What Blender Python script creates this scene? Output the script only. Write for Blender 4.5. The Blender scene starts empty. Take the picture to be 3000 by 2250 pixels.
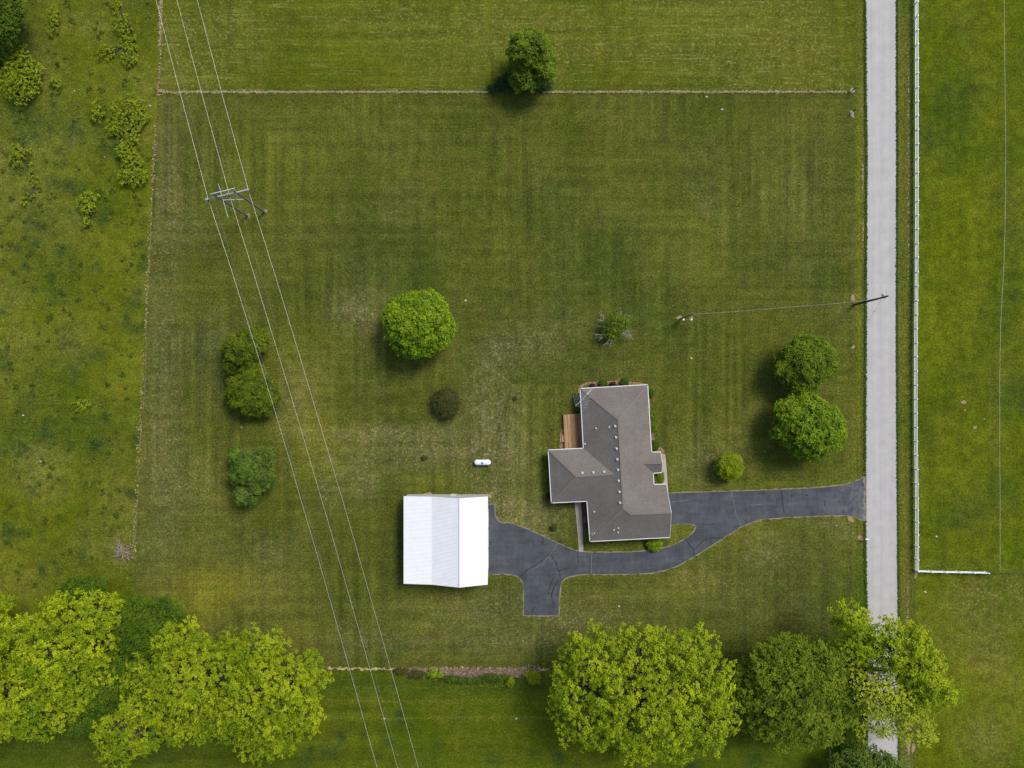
import bpy, math, random
import numpy as np
from mathutils import Vector, Matrix
from mathutils.geometry import tessellate_polygon

# ---------------------------------------------------------------- camera, world, sun
SC = bpy.context.scene
COL = SC.collection
H = 125.0                      # drone height
S = 0.06                       # metres on the ground per photo pixel (3000 px wide)
cam = bpy.data.cameras.new("camera")
cam.sensor_width = 36.0
cam.lens = 36.0 * H / 180.0
cam.clip_start = 5.0
cam.clip_end = 3000.0
camo = bpy.data.objects.new("camera", cam)
camo.location = (0, 0, H)
camo.rotation_euler = (0, 0, 0)
COL.objects.link(camo)
SC.camera = camo

SUN_EL = math.radians(52)
SUN_AZ = math.radians(45)      # clockwise from +Y
vs = Vector((math.cos(SUN_EL) * math.sin(SUN_AZ), math.cos(SUN_EL) * math.cos(SUN_AZ), math.sin(SUN_EL)))
world = bpy.data.worlds.new("World")
SC.world = world
world.use_nodes = True
wt = world.node_tree
sky = wt.nodes.new("ShaderNodeTexSky")
sky.sky_type = 'NISHITA'
sky.sun_disc = False
sky.sun_elevation = SUN_EL
sky.sun_rotation = SUN_AZ
sky.dust_density = 3.0
wt.links.new(sky.outputs[0], wt.nodes["Background"].inputs[0])
wt.nodes["Background"].inputs[1].default_value = 0.125
sun = bpy.data.lights.new("sun", 'SUN')
sun.energy = 2.5
sun.angle = math.radians(20)
sun.color = (1.0, 0.93, 0.82)
suno = bpy.data.objects.new("sun", sun)
suno.rotation_euler = vs.to_track_quat('Z', 'Y').to_euler()
suno.location = vs * 200
COL.objects.link(suno)
SC.view_settings.view_transform = 'Standard'
SC.view_settings.look = 'None'
SC.view_settings.exposure = 0.22
SC.view_settings.gamma = 1.0

random.seed(7)
RNG = np.random.default_rng(7)


def W(px, py, z=0.0):
    """photo pixel seen at height z -> world point"""
    k = S * (1.0 - z / H)
    return Vector(((px - 1500) * k, (1125 - py) * k, z))


# ---------------------------------------------------------------- objects
def link(o, parent=None):
    COL.objects.link(o)
    if parent is not None:
        o.parent = parent
    return o


def tag(o, label=None, cat=None, group=None, kind=None):
    if label: o["label"] = label
    if cat: o["category"] = cat
    if group: o["group"] = group
    if kind: o["kind"] = kind
    return o


def thing(name, label, cat, loc=(0, 0, 0), group=None):
    o = bpy.data.objects.new(name, None)
    o.location = loc
    o.empty_display_size = 0.5
    link(o)
    return tag(o, label, cat, group)


class MB:
    """collects shapes for ONE mesh object; vertices are world coordinates"""
    def __init__(self):
        self.v = []; self.f = []; self.m = []

    def add(self, vs_, fs, mi=0):
        b = len(self.v)
        self.v.extend([tuple(p) for p in vs_])
        for f in fs:
            self.f.append(tuple(i + b for i in f)); self.m.append(mi)

    def box(self, c, sx, sy, sz, rz=0.0, mi=0, mat=None):
        """c = centre"""
        M = mat if mat is not None else Matrix.Rotation(rz, 3, 'Z')
        p = []
        for z in (-.5, .5):
            for x, y in ((-.5, -.5), (.5, -.5), (.5, .5), (-.5, .5)):
                p.append(Vector(c) + M @ Vector((x * sx, y * sy, z * sz)))
        self.add(p, [(3, 2, 1, 0), (4, 5, 6, 7), (0, 1, 5, 4), (1, 2, 6, 5), (2, 3, 7, 6), (3, 0, 4, 7)], mi)

    def bar(self, a, b, w, h=None, mi=0):
        a = Vector(a); b = Vector(b); h = h or w
        d = b - a
        L = d.length
        if L < 1e-6: return
        q = d.to_track_quat('X', 'Z').to_matrix()
        self.box((a + b) / 2, L, w, h, mat=q, mi=mi)

    def tube(self, pts, radii, n=6, mi=0, cap=True):
        pts = [Vector(p) for p in pts]
        if not isinstance(radii, (list, tuple)): radii = [radii] * len(pts)
        rings = []
        up = Vector((0.13, 0.27, 0.95)).normalized()
        for i, p in enumerate(pts):
            d = (pts[min(i + 1, len(pts) - 1)] - pts[max(i - 1, 0)])
            if d.length < 1e-9: d = Vector((0, 0, 1))
            d.normalize()
            s = d.cross(up)
            if s.length < 1e-3: s = d.cross(Vector((1, 0, 0)))
            s.normalize(); t = s.cross(d)
            rings.append([p + (s * math.cos(2 * math.pi * k / n) + t * math.sin(2 * math.pi * k / n)) * radii[i] for k in range(n)])
        v = [q for r in rings for q in r]
        f = []
        for i in range(len(pts) - 1):
            for k in range(n):
                a = i * n + k; b = i * n + (k + 1) % n
                f.append((a, b, b + n, a + n))
        if cap:
            f.append(tuple(range(n - 1, -1, -1)))
            f.append(tuple((len(pts) - 1) * n + k for k in range(n)))
        self.add(v, f, mi)

    def poly(self, pts, mi=0, up=True):
        """flat or almost flat polygon, concave allowed"""
        pts = [Vector(p) for p in pts]
        tris = tessellate_polygon([pts])
        out = []
        for t in tris:
            a, b, c = (pts[i] for i in t)
            n = (b - a).cross(c - a)
            if up and n.z < 0: t = (t[0], t[2], t[1])
            out.append(t)
        self.add(pts, out, mi)

    def prism(self, pts, z0, z1, mi=0):
        """vertical prism over a plan polygon (counter-clockwise or not)"""
        n = len(pts)
        lo = [Vector((p[0], p[1], z0)) for p in pts]
        hi = [Vector((p[0], p[1], z1)) for p in pts]
        area = sum(pts[i][0] * pts[(i + 1) % n][1] - pts[(i + 1) % n][0] * pts[i][1] for i in range(n))
        self.poly(hi, mi)
        b = len(self.f)
        self.poly(lo, mi)
        for i in range(b, len(self.f)): self.f[i] = tuple(reversed(self.f[i]))
        sf = []
        for i in range(n):
            j = (i + 1) % n
            sf.append((i, j, n + j, n + i) if area > 0 else (j, i, n + i, n + j))
        self.add(lo + hi, sf, mi)

    def lathe(self, c, prof, n=16, axis='Z', mi=0):
        """prof = [(radius, along)]"""
        c = Vector(c); v = []; f = []
        for r, h in prof:
            for k in range(n):
                a = 2 * math.pi * k / n
                if axis == 'Z': q = Vector((r * math.cos(a), r * math.sin(a), h))
                elif axis == 'X': q = Vector((h, r * math.cos(a), r * math.sin(a)))
                else: q = Vector((r * math.sin(a), h, r * math.cos(a)))
                v.append(c + q)
        for i in range(len(prof) - 1):
            for k in range(n):
                a = i * n + k; b = i * n + (k + 1) % n
                f.append((a, b, b + n, a + n))
        f.append(tuple(range(n - 1, -1, -1)))
        f.append(tuple((len(prof) - 1) * n + k for k in range(n)))
        self.add(v, f, mi)

    def build(self, name, mats, parent=None, smooth=False):
        if not isinstance(mats, (list, tuple)): mats = [mats]
        o0 = Vector((0, 0, 0))
        if parent is None and self.v:      # origin at the base of the mesh
            a = np.array(self.v); lo = a.min(0); hi = a.max(0)
            o0 = Vector(((lo[0] + hi[0]) / 2, (lo[1] + hi[1]) / 2, lo[2]))
        elif parent is not None:
            p = parent
            while p is not None:
                o0 = o0 + Vector(p.location); p = p.parent
        me = bpy.data.meshes.new(name)
        me.from_pydata([tuple(Vector(p) - o0) for p in self.v], [], self.f)
        for m in mats: me.materials.append(m)
        me.polygons.foreach_set('material_index', self.m)
        if smooth: me.polygons.foreach_set('use_smooth', [True] * len(self.f))
        me.update()
        o = bpy.data.objects.new(name, me)
        if parent is None: o.location = o0
        return link(o, parent)


# ---------------------------------------------------------------- materials
class NT:
    def __init__(self, name):
        self.mat = bpy.data.materials.new(name)
        self.mat.use_nodes = True
        self.t = self.mat.node_tree
        self.b = self.t.nodes["Principled BSDF"]
        self.out = self.t.nodes["Material Output"]
        self.tc = self.t.nodes.new("ShaderNodeTexCoord")
        self.geo = self.t.nodes.new("ShaderNodeNewGeometry")

    def n(self, typ, **kw):
        nd = self.t.nodes.new(typ)
        for k, v in kw.items(): setattr(nd, k, v)
        return nd

    def l(self, a, b): self.t.links.new(a, b)

    def setin(self, sock, v):
        if isinstance(v, bpy.types.NodeSocket): self.l(v, sock)
        elif isinstance(v, (tuple, list)) and len(v) == 3 and sock.type == 'RGBA': sock.default_value = (*v, 1)
        else: sock.default_value = v

    def pos(self): return self.geo.outputs['Position']

    def mapped(self, scale, rot=0.0, vec=None):
        m = self.n("ShaderNodeMapping")
        self.l(vec or self.pos(), m.inputs['Vector'])
        m.inputs['Scale'].default_value = scale
        m.inputs['Rotation'].default_value = (0, 0, rot)
        return m.outputs[0]

    def noise(self, scale=1.0, detail=3.0, rough=0.5, vec=None, dist=0.0):
        nd = self.n("ShaderNodeTexNoise")
        self.l(vec or self.pos(), nd.inputs['Vector'])
        nd.inputs['Scale'].default_value = scale
        nd.inputs['Detail'].default_value = detail
        nd.inputs['Roughness'].default_value = rough
        nd.inputs['Distortion'].default_value = dist
        return nd.outputs['Fac']

    def rng(self, v, a, b, c=0.0, d=1.0, clamp=True):
        nd = self.n("ShaderNodeMapRange", clamp=clamp)
        self.setin(nd.inputs[0], v)
        for i, q in enumerate((a, b, c, d)): self.setin(nd.inputs[i + 1], q)
        return nd.outputs[0]

    def math(self, op, a, b=0.0, clamp=False):
        nd = self.n("ShaderNodeMath", operation=op, use_clamp=clamp)
        self.setin(nd.inputs[0], a); self.setin(nd.inputs[1], b)
        return nd.outputs[0]

    def mix(self, fac, a, b, mode='MIX'):
        nd = self.n("ShaderNodeMix", data_type='RGBA', blend_type=mode)
        self.setin(nd.inputs[0], fac); self.setin(nd.inputs[6], a); self.setin(nd.inputs[7], b)
        return nd.outputs[2]

    def scale(self, col, f):
        nd = self.n("ShaderNodeVectorMath", operation='SCALE')
        self.setin(nd.inputs[0], col); self.setin(nd.inputs[3], f)
        return nd.outputs[0]

    def bump(self, h, strength=0.3, dist=0.05):
        nd = self.n("ShaderNodeBump")
        nd.inputs['Strength'].default_value = strength
        nd.inputs['Distance'].default_value = dist
        self.l(h, nd.inputs['Height'])
        self.l(nd.outputs[0], self.b.inputs['Normal'])

    def done(self, col, rough=0.8, metal=0.0, spec=0.3):
        self.setin(self.b.inputs['Base Color'], col)
        self.setin(self.b.inputs['Roughness'], rough)
        self.b.inputs['Metallic'].default_value = metal
        self.b.inputs['Specular IOR Level'].default_value = spec
        return self.mat


def plain(name, c, rough=0.6, metal=0.0, var=0.15, scale=2.0, spec=0.4):
    t = NT(name)
    f = t.rng(t.noise(scale, 4, 0.6), 0.25, 0.75, 1 - var, 1 + var)
    return t.done(t.scale(c, f), rough, metal, spec)


def grass_mat(name, c1, c2, straw, rot=0.0, stripe=(0.9, 0.04), stripe_amt=0.18, stripe2=0.0,
              dry=0.15, speck=(0.56, 0.68), mid=0.22, fine=0.40, lines=0.0, brown=.35, worncol=(.135, .130, .050), yellow=(.13, .15, .012), dark=(.022, .048, .010)):
    t = NT(name)
    at = t.n("ShaderNodeVertexColor", layer_name="zones")
    sp = t.n("ShaderNodeSeparateColor")
    t.l(at.outputs[0], sp.inputs[0])
    aR, aG, aB = sp.outputs[0], sp.outputs[1], sp.outputs[2]
    big = t.rng(t.noise(0.07, 4, 0.6), 0.36, 0.64)
    col = t.mix(big, c1, c2)
    # lime and lush areas
    nb = t.rng(t.noise(0.8, 4, 0.65), 0.3, 0.7, 0.35, 1.25)
    col = t.mix(t.math('MULTIPLY', aG, nb, True), col, yellow)
    col = t.mix(t.math('MULTIPLY', aB, nb, True), col, dark)
    worn = t.math('MULTIPLY', aR, t.rng(t.noise(0.5, 5, 0.7), 0.36, 0.60, 0.15, 1.0), True)
    col = t.mix(t.math('MULTIPLY', worn, 0.55), col, worncol)
    # mowing streaks, two directions
    s1 = t.noise(1.0, 3, 0.6, t.mapped((stripe[0], stripe[1], 1), rot))
    ax = t.rng(t.noise(0.045, 3, 0.6), 0.42, 0.60, 0.15, 1.0)      # the streaks come and go
    col = t.mix(ax, col, t.scale(col, t.rng(s1, 0.36, 0.64, 1 - stripe_amt, 1 + stripe_amt)))
    if stripe2:
        s2 = t.noise(1.0, 3, 0.6, t.mapped((stripe[1], stripe[0], 1), rot))
        ax2 = t.math('SUBTRACT', 1.1, ax, True)
        col = t.mix(ax2, col, t.scale(col, t.rng(s2, 0.36, 0.64, 1 - stripe2, 1 + stripe2)))
    # mottling
    m1 = t.noise(0.55, 5, 0.62)
    col = t.scale(col, t.rng(m1, 0.25, 0.75, 1 - mid, 1 + mid))
    hue = t.rng(t.noise(0.75, 6, 0.75, t.mapped((1, 1, 1), 0.6)), 0.42, 0.62)
    col = t.mix(t.math('MULTIPLY', hue, brown), col, t.mix(1.0, col, (1.40, 0.98, 1.8), 'MULTIPLY'))
    # straw specks and dead thatch
    dm = t.math('ADD', t.math('MULTIPLY', t.rng(t.noise(0.16, 4, 0.6), 0.4, 0.65), dry), t.math('MULTIPLY', aR, t.rng(m1, 0.35, 0.62, 0.3, 1.0)), True)
    sn = t.noise(1.9, 6, 0.80)
    sm = t.math('MULTIPLY', t.rng(sn, speck[0] - 0.04, speck[1] - .05), dm, True)
    col = t.mix(sm, col, straw)
    # fine blades
    f1 = t.noise(2.8, 5, 0.82)
    col = t.scale(col, t.rng(f1, 0.40, 0.60, 1 - fine, 1 + fine, False))
    f2 = t.noise(6.0, 3, 0.8)
    col = t.scale(col, t.rng(f2, 0.38, 0.62, 1 - fine, 1 + fine, False))
    if lines:
        ln = t.noise(1.0, 4, 0.75, t.mapped((0.10, 1.9, 1), rot + 0.012))
        lm = t.math('MULTIPLY', t.rng(ln, 0.54, 0.62), t.rng(t.noise(0.22, 4, 0.7), 0.42, 0.58))
        brk = t.rng(t.noise(2.4, 4, 0.8), 0.42, 0.56)
        col = t.mix(t.math('MULTIPLY', t.math('MULTIPLY', lm, brk), lines, True), col, (.30, .31, .09))
    t.bump(t.math('ADD', f1, m1), 0.5, 0.12)
    return t.done(col, 0.95, 0.0, 0.05)


M = {}
STRAW = (.30, .28, .16)
M['lawn'] = grass_mat('mown_lawn', (.054, .077, .008), (.080, .096, .013), STRAW, stripe=(.72, .02), stripe_amt=.27, stripe2=.15, dry=.15, fine=.34, mid=.27, brown=.55)
M['hay'] = grass_mat('hay_field_grass', (.050, .080, .003), (.080, .096, .006), (.24, .24, .07), brown=.25, stripe=(0.02, 0.7), stripe_amt=.24, stripe2=.12, worncol=(.115, .122, .018), dry=.30, lines=.6, fine=.26)
M['west'] = grass_mat('west_pasture_grass', (.066, .098, .003), (.108, .126, .008), (.21, .21, .07), brown=.30, worncol=(.130, .135, .030), stripe_amt=.05, dry=.45, mid=.36, fine=.30)
M['east'] = grass_mat('east_pasture_grass', (.050, .086, .002), (.086, .114, .003), (.20, .19, .07), brown=.45, worncol=(.115, .115, .022), stripe=(.5, .05), stripe_amt=.14, dry=.30, mid=.40, fine=.32)
M['south'] = grass_mat('south_field_grass', (.050, .080, .003), (.078, .100, .005), (.22, .22, .08), brown=.25, worncol=(.12, .13, .025), stripe=(.03, .45), stripe_amt=.24, dry=.20, mid=.28, fine=.28)
M['verge'] = grass_mat('road_verge_grass', (.055, .088, .007), (.090, .100, .013), (.22, .18, .09), stripe=(3.2, .05), stripe_amt=.22, dry=.35, mid=.28)


def concrete_mat(name, c, streak=0.08, rot=0.0, tracks=False):
    t = NT(name)
    a = t.rng(t.noise(0.5, 5, 0.6), .3, .7, 1 - streak, 1 + streak)
    s = t.rng(t.noise(1.0, 4, 0.7, t.mapped((3.0, 0.03, 1), rot)), .3, .7, 1 - streak * .8, 1 + streak * .8)
    f = t.rng(t.noise(12, 3, 0.8), .3, .7, .93, 1.07)
    dk = t.rng(t.noise(1.7, 5, 0.75), .62, .74, 1.0, .90)
    if tracks:
        x = t.n("ShaderNodeSeparateXYZ"); t.l(t.pos(), x.inputs[0])
        w = t.math('COSINE', t.math('MULTIPLY', t.math('SUBTRACT', x.outputs[0], 64.9), 3.6))
        wear = t.rng(t.noise(1.0, 4, .7, t.mapped((.6, .06, 1))), .35, .65, .2, 1.0)
        dk = t.math('MULTIPLY', dk, t.math('SUBTRACT', 1.0, t.math('MULTIPLY', t.math('MULTIPLY', w, .045), wear)))
        e = t.rng(t.math('ABSOLUTE', t.math('SUBTRACT', x.outputs[0], 64.9)), 2.1, 2.8, 1.0, .90)
        dk = t.math('MULTIPLY', dk, e)
    return t.done(t.scale(t.scale(t.scale(t.scale(c, a), s), f), dk), .85, 0, .2)


M['road'] = concrete_mat('pale_road_surface', (.388, .388, .388), .08, tracks=True)
M['path'] = concrete_mat('path_concrete', (.36, .33, .28), .14)


def asphalt():
    t = NT('sealed_dark_asphalt')
    c = t.mix(t.rng(t.noise(0.35, 5, .65), .35, .65), (.042, .049, .060), (.068, .077, .090))
    s = t.rng(t.noise(1.0, 4, .65, t.mapped((.25, 1.2, 1), .12)), .35, .7, .88, 1.22)
    v = t.rng(t.noise(1.0, 4, .65, t.mapped((1.6, .3, 1), .1)), .35, .7, .9, 1.18)
    # dusty stretch by the road and scuffed middle of the turning place
    px = t.n("ShaderNodeSeparateXYZ"); t.l(t.pos(), px.inputs[0])
    dust = t.math('MULTIPLY', t.rng(px.outputs[0], 54, 61.5), t.rng(t.noise(.9, 5, .7), .4, .7))
    c = t.scale(t.scale(c, s), v)
    c = t.mix(t.math('MULTIPLY', dust, .55), c, (.22, .22, .23))
    f = t.rng(t.noise(7, 4, .8), .3, .7, .92, 1.08)
    pale = t.rng(t.noise(1.4, 6, .8), .68, .78)
    c = t.mix(t.math('MULTIPLY', pale, .35), t.scale(c, f), (.25, .24, .23))
    return t.done(c, .75, 0, .25)


M['asphalt'] = asphalt()
M['crack'] = plain('crack_filler', (.012, .013, .018), .8, var=.3)
M['crackpale'] = plain('pale_open_crack', (.16, .15, .13), .9, var=.4, scale=5)
M['gravel'] = plain('pale_gravel_edge', (.20, .175, .12), .95, var=.45, scale=4)


def shingles():
    t = NT('weathered_roof_shingles')
    c = t.mix(t.rng(t.noise(.25, 5, .65), .35, .65), (.142, .130, .120), (.176, .163, .151))
    f = t.rng(t.noise(9, 4, .8), .3, .7, .80, 1.20)
    w = t.n("ShaderNodeTexWave", wave_type='BANDS', bands_direction='Z', wave_profile='SAW')
    t.l(t.pos(), w.inputs[0]); w.inputs['Scale'].default_value = 1.55 * math.pi / 1.0
    w.inputs['Distortion'].default_value = .6
    wl = t.rng(w.outputs['Fac'], 0, 1, .88, 1.06)
    tab = t.rng(t.noise(3.2, 3, .7), .35, .65, .9, 1.1)
    t.bump(w.outputs['Fac'], .25, .02)
    return t.done(t.scale(t.scale(t.scale(c, f), wl), tab), .9, 0, .15)


M['shingle'] = shingles()
M['ridge'] = plain('ridge_cap_shingles', (.158, .144, .132), .9, var=.2, scale=4)
M['white'] = plain('white_trim_paint', (.72, .73, .75), .5, var=.04)
M['brick'] = plain('tan_house_wall', (.35, .28, .22), .85, var=.15, scale=3)
M['glass'] = plain('dark_window_glass', (.03, .035, .04), .1, var=.1, spec=.7)
M['metalroof'] = plain('white_ribbed_steel', (.73, .76, .79), .45, 0.0, var=.045, scale=.9, spec=.4)
M['metalcap'] = plain('ridge_cap_steel', (.60, .66, .70), .4, 0.1, var=.04)
M['barnwall'] = plain('pale_ribbed_wall_steel', (.50, .51, .49), .5, var=.05)
M['ventmetal'] = plain('galvanised_vent', (.50, .50, .48), .45, .2, var=.06)
M['alu'] = plain('aluminium', (.60, .62, .63), .35, .5, var=.05)
M['darkmetal'] = plain('dark_metal', (.05, .05, .055), .5, .3)
M['tank'] = plain('white_tank_paint', (.76, .79, .84), .25, var=.03, spec=.5)
M['tankblue'] = plain('blue_tank_lid', (.025, .22, .55), .35, var=.04)
M['pole'] = plain('weathered_pole_wood', (.13, .125, .13), .85, var=.25, scale=3)
M['poledark'] = plain('dark_creosote_pole', (.050, .052, .056), .85, var=.25, scale=3)
M['arm'] = plain('grey_timber_crossarm', (.33, .34, .36), .8, var=.2, scale=4)
M['steelbar'] = plain('pale_galvanised_bar', (.40, .50, .56), .45, .2, var=.08)
M['wire'] = plain('bright_aluminium_cable', (.66, .66, .62), .4, .2, var=.05)
M['wiregrey'] = plain('grey_service_cable', (.35, .36, .36), .5, .1, var=.3, scale=2)
M['insul'] = plain('brown_black_insulator', (.02, .02, .024), .25, spec=.6)
M['yellow'] = plain('yellow_guard_plastic', (.42, .40, .02), .5)
M['vinyl'] = plain('white_vinyl_fence', (.82, .86, .87), .4, var=.03)
M['greenpost'] = plain('green_steel_post', (.03, .12, .07), .6)
M['weatherpost'] = plain('dark_corner_post_timber', (.07, .075, .06), .85, var=.3, scale=6)
M['rock'] = plain('pale_limestone', (.42, .38, .32), .9, var=.3, scale=5)
M['bark'] = plain('grey_bark', (.085, .078, .070), .9, var=.3, scale=3)
M['deadwood'] = plain('bleached_dead_wood', (.36, .34, .31), .9, var=.3, scale=4)
M['stick'] = plain('cut_branches', (.30, .25, .20), .9, var=.45, scale=3)
M['soil'] = plain('bare_tan_soil', (.26, .20, .115), .95, var=.3, scale=3)
M['wood'] = plain('rust_brown_wood', (.16, .09, .05), .8, var=.25, scale=3)


def litter_mat(name, c1, c2, c3, sc=3.0):
    t = NT(name)
    a = t.rng(t.noise(sc, 6, .8), .4, .6)
    b = t.rng(t.noise(sc * .45, 5, .75), .48, .62)
    c = t.mix(b, t.mix(a, c1, c2), c3)
    t.bump(a, .5, .05)
    return t.done(t.scale(c, t.rng(t.noise(sc * 3, 4, .85), .3, .7, .65, 1.35)), .95, 0, .1)


M['mulch'] = litter_mat('tan_bark_mulch', (.19, .115, .062), (.36, .245, .15), (.10, .07, .045), 5)
M['deadstrip'] = litter_mat('dead_straw_strip', (.36, .29, .15), (.46, .38, .22), (.14, .15, .04), 3)
M['brushlitter'] = litter_mat('leaf_and_twig_litter', (.15, .105, .075), (.27, .20, .145), (.06, .075, .03), 2.5)
M['brownbed'] = litter_mat('brown_leafy_bed', (.09, .065, .045), (.16, .12, .085), (.05, .055, .02), 5)


def deck_mat():
    t = NT('stained_deck_boards')
    r = t.geo.outputs['Random Per Island']
    c = t.mix(r, (.23, .14, .07), (.40, .26, .14))
    g = t.noise(1.0, 4, .7, t.mapped((6, .8, 1), .06))
    return t.done(t.scale(c, t.rng(g, .3, .7, .7, 1.3)), .75, 0, .2)


M['deck'] = deck_mat()


def leaf_mat(name, ca, cb, cc=None, trans=0.35):
    """ca..cb by the tint attribute of each leaf; cc = third colour on a few leaves"""
    t = NT(name)
    at = t.n("ShaderNodeAttribute", attribute_name="tint")
    c = t.mix(at.outputs['Fac'], ca, cb)
    if cc:
        c = t.mix(t.rng(t.noise(.6, 3, .6), .5, .66), c, cc)
    t.done(c, .6, 0, .15)
    tr = t.n("ShaderNodeBsdfTranslucent")
    t.l(t.mix(1.0, c, (1.15, 1.2, .6), 'MULTIPLY'), tr.inputs[0])
    mx = t.n("ShaderNodeMixShader"); mx.inputs[0].default_value = trans * .7
    t.l(t.b.outputs[0], mx.inputs[1]); t.l(tr.outputs[0], mx.inputs[2])
    t.l(mx.outputs[0], t.out.inputs[0])
    return t.mat


M['lf_lime'] = leaf_mat('lime_spring_leaves', (.14, .22, .004), (.37, .46, .010))
M['lf_limeB'] = leaf_mat('lime_oak_leaves', (.13, .21, .004), (.34, .42, .010))
M['lf_round'] = leaf_mat('bright_round_tree_leaves', (.085, .16, .006), (.25, .37, .012))
M['lf_mid'] = leaf_mat('mid_green_leaves', (.07, .125, .006), (.18, .26, .012))
M['lf_olive'] = leaf_mat('olive_green_leaves', (.08, .135, .006), (.22, .29, .014))
M['lf_deep'] = leaf_mat('deep_green_leaves', (.045, .095, .004), (.11, .185, .008))
M['lf_cedar'] = leaf_mat('yellowish_juniper_sprays', (.055, .09, .004), (.15, .20, .007))
M['lf_blue'] = leaf_mat('grey_green_leaves', (.06, .11, .014), (.15, .24, .03))
M['lf_brown'] = leaf_mat('bronze_green_leaves', (.05, .065, .014), (.095, .10, .022))
M['lf_weed'] = leaf_mat('lime_weed_leaves', (.14, .20, .006), (.27, .34, .010))
M['lf_bud'] = leaf_mat('yellow_budding_leaves', (.22, .30, .010), (.46, .54, .03))
M['lf_tuft'] = leaf_mat('pasture_tuft_blades', (.05, .09, .006), (.15, .18, .02))
M['lf_red'] = leaf_mat('dark_red_leaves', (.035, .015, .018), (.075, .03, .03))
M['lf_yew'] = leaf_mat('clipped_yew_leaves', (.035, .085, .006), (.07, .14, .010))
M['lf_scrub'] = leaf_mat('scrub_leaves', (.05, .09, .010), (.10, .15, .015))
M['lf_shadow'] = leaf_mat('shaded_thicket_leaves', (.018, .050, .018), (.04, .085, .022))  # low thicket: the shade beside the tree is put into these leaf colours
M['lf_litter'] = leaf_mat('dead_brush_leaves', (.14, .095, .065), (.36, .27, .20), trans=.2)
M['lf_straw'] = leaf_mat('dead_grass_blades', (.30, .26, .12), (.50, .44, .23), trans=.2)

# ---------------------------------------------------------------- the ground
def interp(tab, q):
    ys = [a for a, b in tab]; xs = [b for a, b in tab]
    return np.interp(q, ys, xs)


def sheet(name, mat, ys, left, right, z, step=9.0, jitter=0.0, blobs=(), base=(0, 0, 0), jit_y=0.0):
    """ground sheet between two boundary curves, in photo pixels; blobs paint grass kinds"""
    y0, y1 = ys
    ny = max(2, int((y1 - y0) / step)) + 1
    yy = np.linspace(y0, y1, ny)
    xl = interp(left, yy); xr = interp(right, yy)
    if jitter:
        def wob(n):
            a = RNG.normal(0, 1, n)
            return (a * .6 + np.convolve(RNG.normal(0, 1, n), np.ones(7) / 2.6, 'same') * .6) * jitter
        xl = xl + wob(ny); xr = xr + wob(ny)
    nx = max(2, int((xr - xl).mean() / step)) + 1
    u = np.linspace(0, 1, nx)
    X = xl[:, None] * (1 - u) + xr[:, None] * u
    Y = np.repeat(yy[:, None], nx, 1)
    if jit_y:
        Y[0] += RNG.normal(0, jit_y, nx); Y[-1] += RNG.normal(0, jit_y, nx)
    cm = np.zeros((ny, nx, 4)); cm[..., 3] = 1
    for i in range(3): cm[..., i] = base[i]
    for (bx, by, rx, ry, ch, am) in blobs:
        d = ((X - bx) / rx) ** 2 + ((Y - by) / ry) ** 2
        cm[..., ch] += am * np.exp(-d * 1.2)
    cm = np.clip(cm, 0, 1)
    co = np.stack([(X - 1500) * S, (1125 - Y) * S, np.full_like(X, z)], -1).reshape(-1, 3)
    idx = np.arange(ny * nx).reshape(ny, nx)
    f = np.stack([idx[:-1, :-1], idx[1:, :-1], idx[1:, 1:], idx[:-1, 1:]], -1).reshape(-1, 4)
    me = bpy.data.meshes.new(name)
    me.vertices.add(len(co)); me.vertices.foreach_set('co', co.astype(np.float32).ravel())
    me.loops.add(f.size); me.loops.foreach_set('vertex_index', f.ravel().astype(np.int32))
    me.polygons.add(len(f)); me.polygons.foreach_set('loop_start', np.arange(0, f.size, 4, dtype=np.int32))
    me.update(calc_edges=True)
    ca = me.color_attributes.new("zones", 'FLOAT_COLOR', 'POINT')
    ca.data.foreach_set('color', cm.reshape(-1).astype(np.float32))
    me.materials.append(mat)
    o = bpy.data.objects.new(name, me)
    link(o); tag(o, kind='structure')
    return o


WESTLINE = [(-300, 478), (0, 474), (100, 472), (240, 468), (270, 462), (400, 457), (600, 447), (800, 437), (1000, 426), (1300, 410), (1500, 400), (1650, 395), (2600, 380)]
ROADL = [(-300, 2534), (0, 2535), (200, 2536), (450, 2539), (900, 2537), (1500, 2534), (1850, 2540), (2600, 2540)]
ROADR = [(-300, 2625), (0, 2626), (450, 2627), (1000, 2626), (1500, 2629), (1850, 2632), (2600, 2631)]


def rb(n, x0, x1, y0, y1, r0, r1, ch, a0, a1):
    out = []
    for _ in range(n):
        r = random.uniform(r0, r1)
        out.append((random.uniform(x0, x1), random.uniform(y0, y1), r * random.uniform(.7, 1.4), r * random.uniform(.7, 1.4), ch, random.uniform(a0, a1)))
    return out


# wide base ground far beyond the frame
g = MB()
g.add([(-1500, -1500, 0), (1500, -1500, 0), (1500, 1500, 0), (-1500, 1500, 0)], [(0, 1, 2, 3)])
tag(g.build('ground', M['south']), kind='structure')

bl = rb(75, 0, 430, 300, 1700, 12, 26, 2, .5, .95) + rb(30, 0, 440, 0, 1700, 50, 110, 2, .1, .35) + \
     rb(22, 0, 440, 0, 1700, 40, 90, 0, .3, .7) + rb(16, 0, 430, 300, 1700, 50, 100, 1, .1, .3) + \
     [(40, 130, 130, 170, 2, .75), (75, 1000, 70, 60, 0, .6), (120, 1330, 60, 30, 0, .6), (100, 1720, 120, 50, 0, .4), (360, 1570, 25, 16, 0, .9)]
sheet('pasture', M['west'], (-250, 1990), [(-300, -250), (2600, -250)], WESTLINE, .004, blobs=bl)

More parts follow.
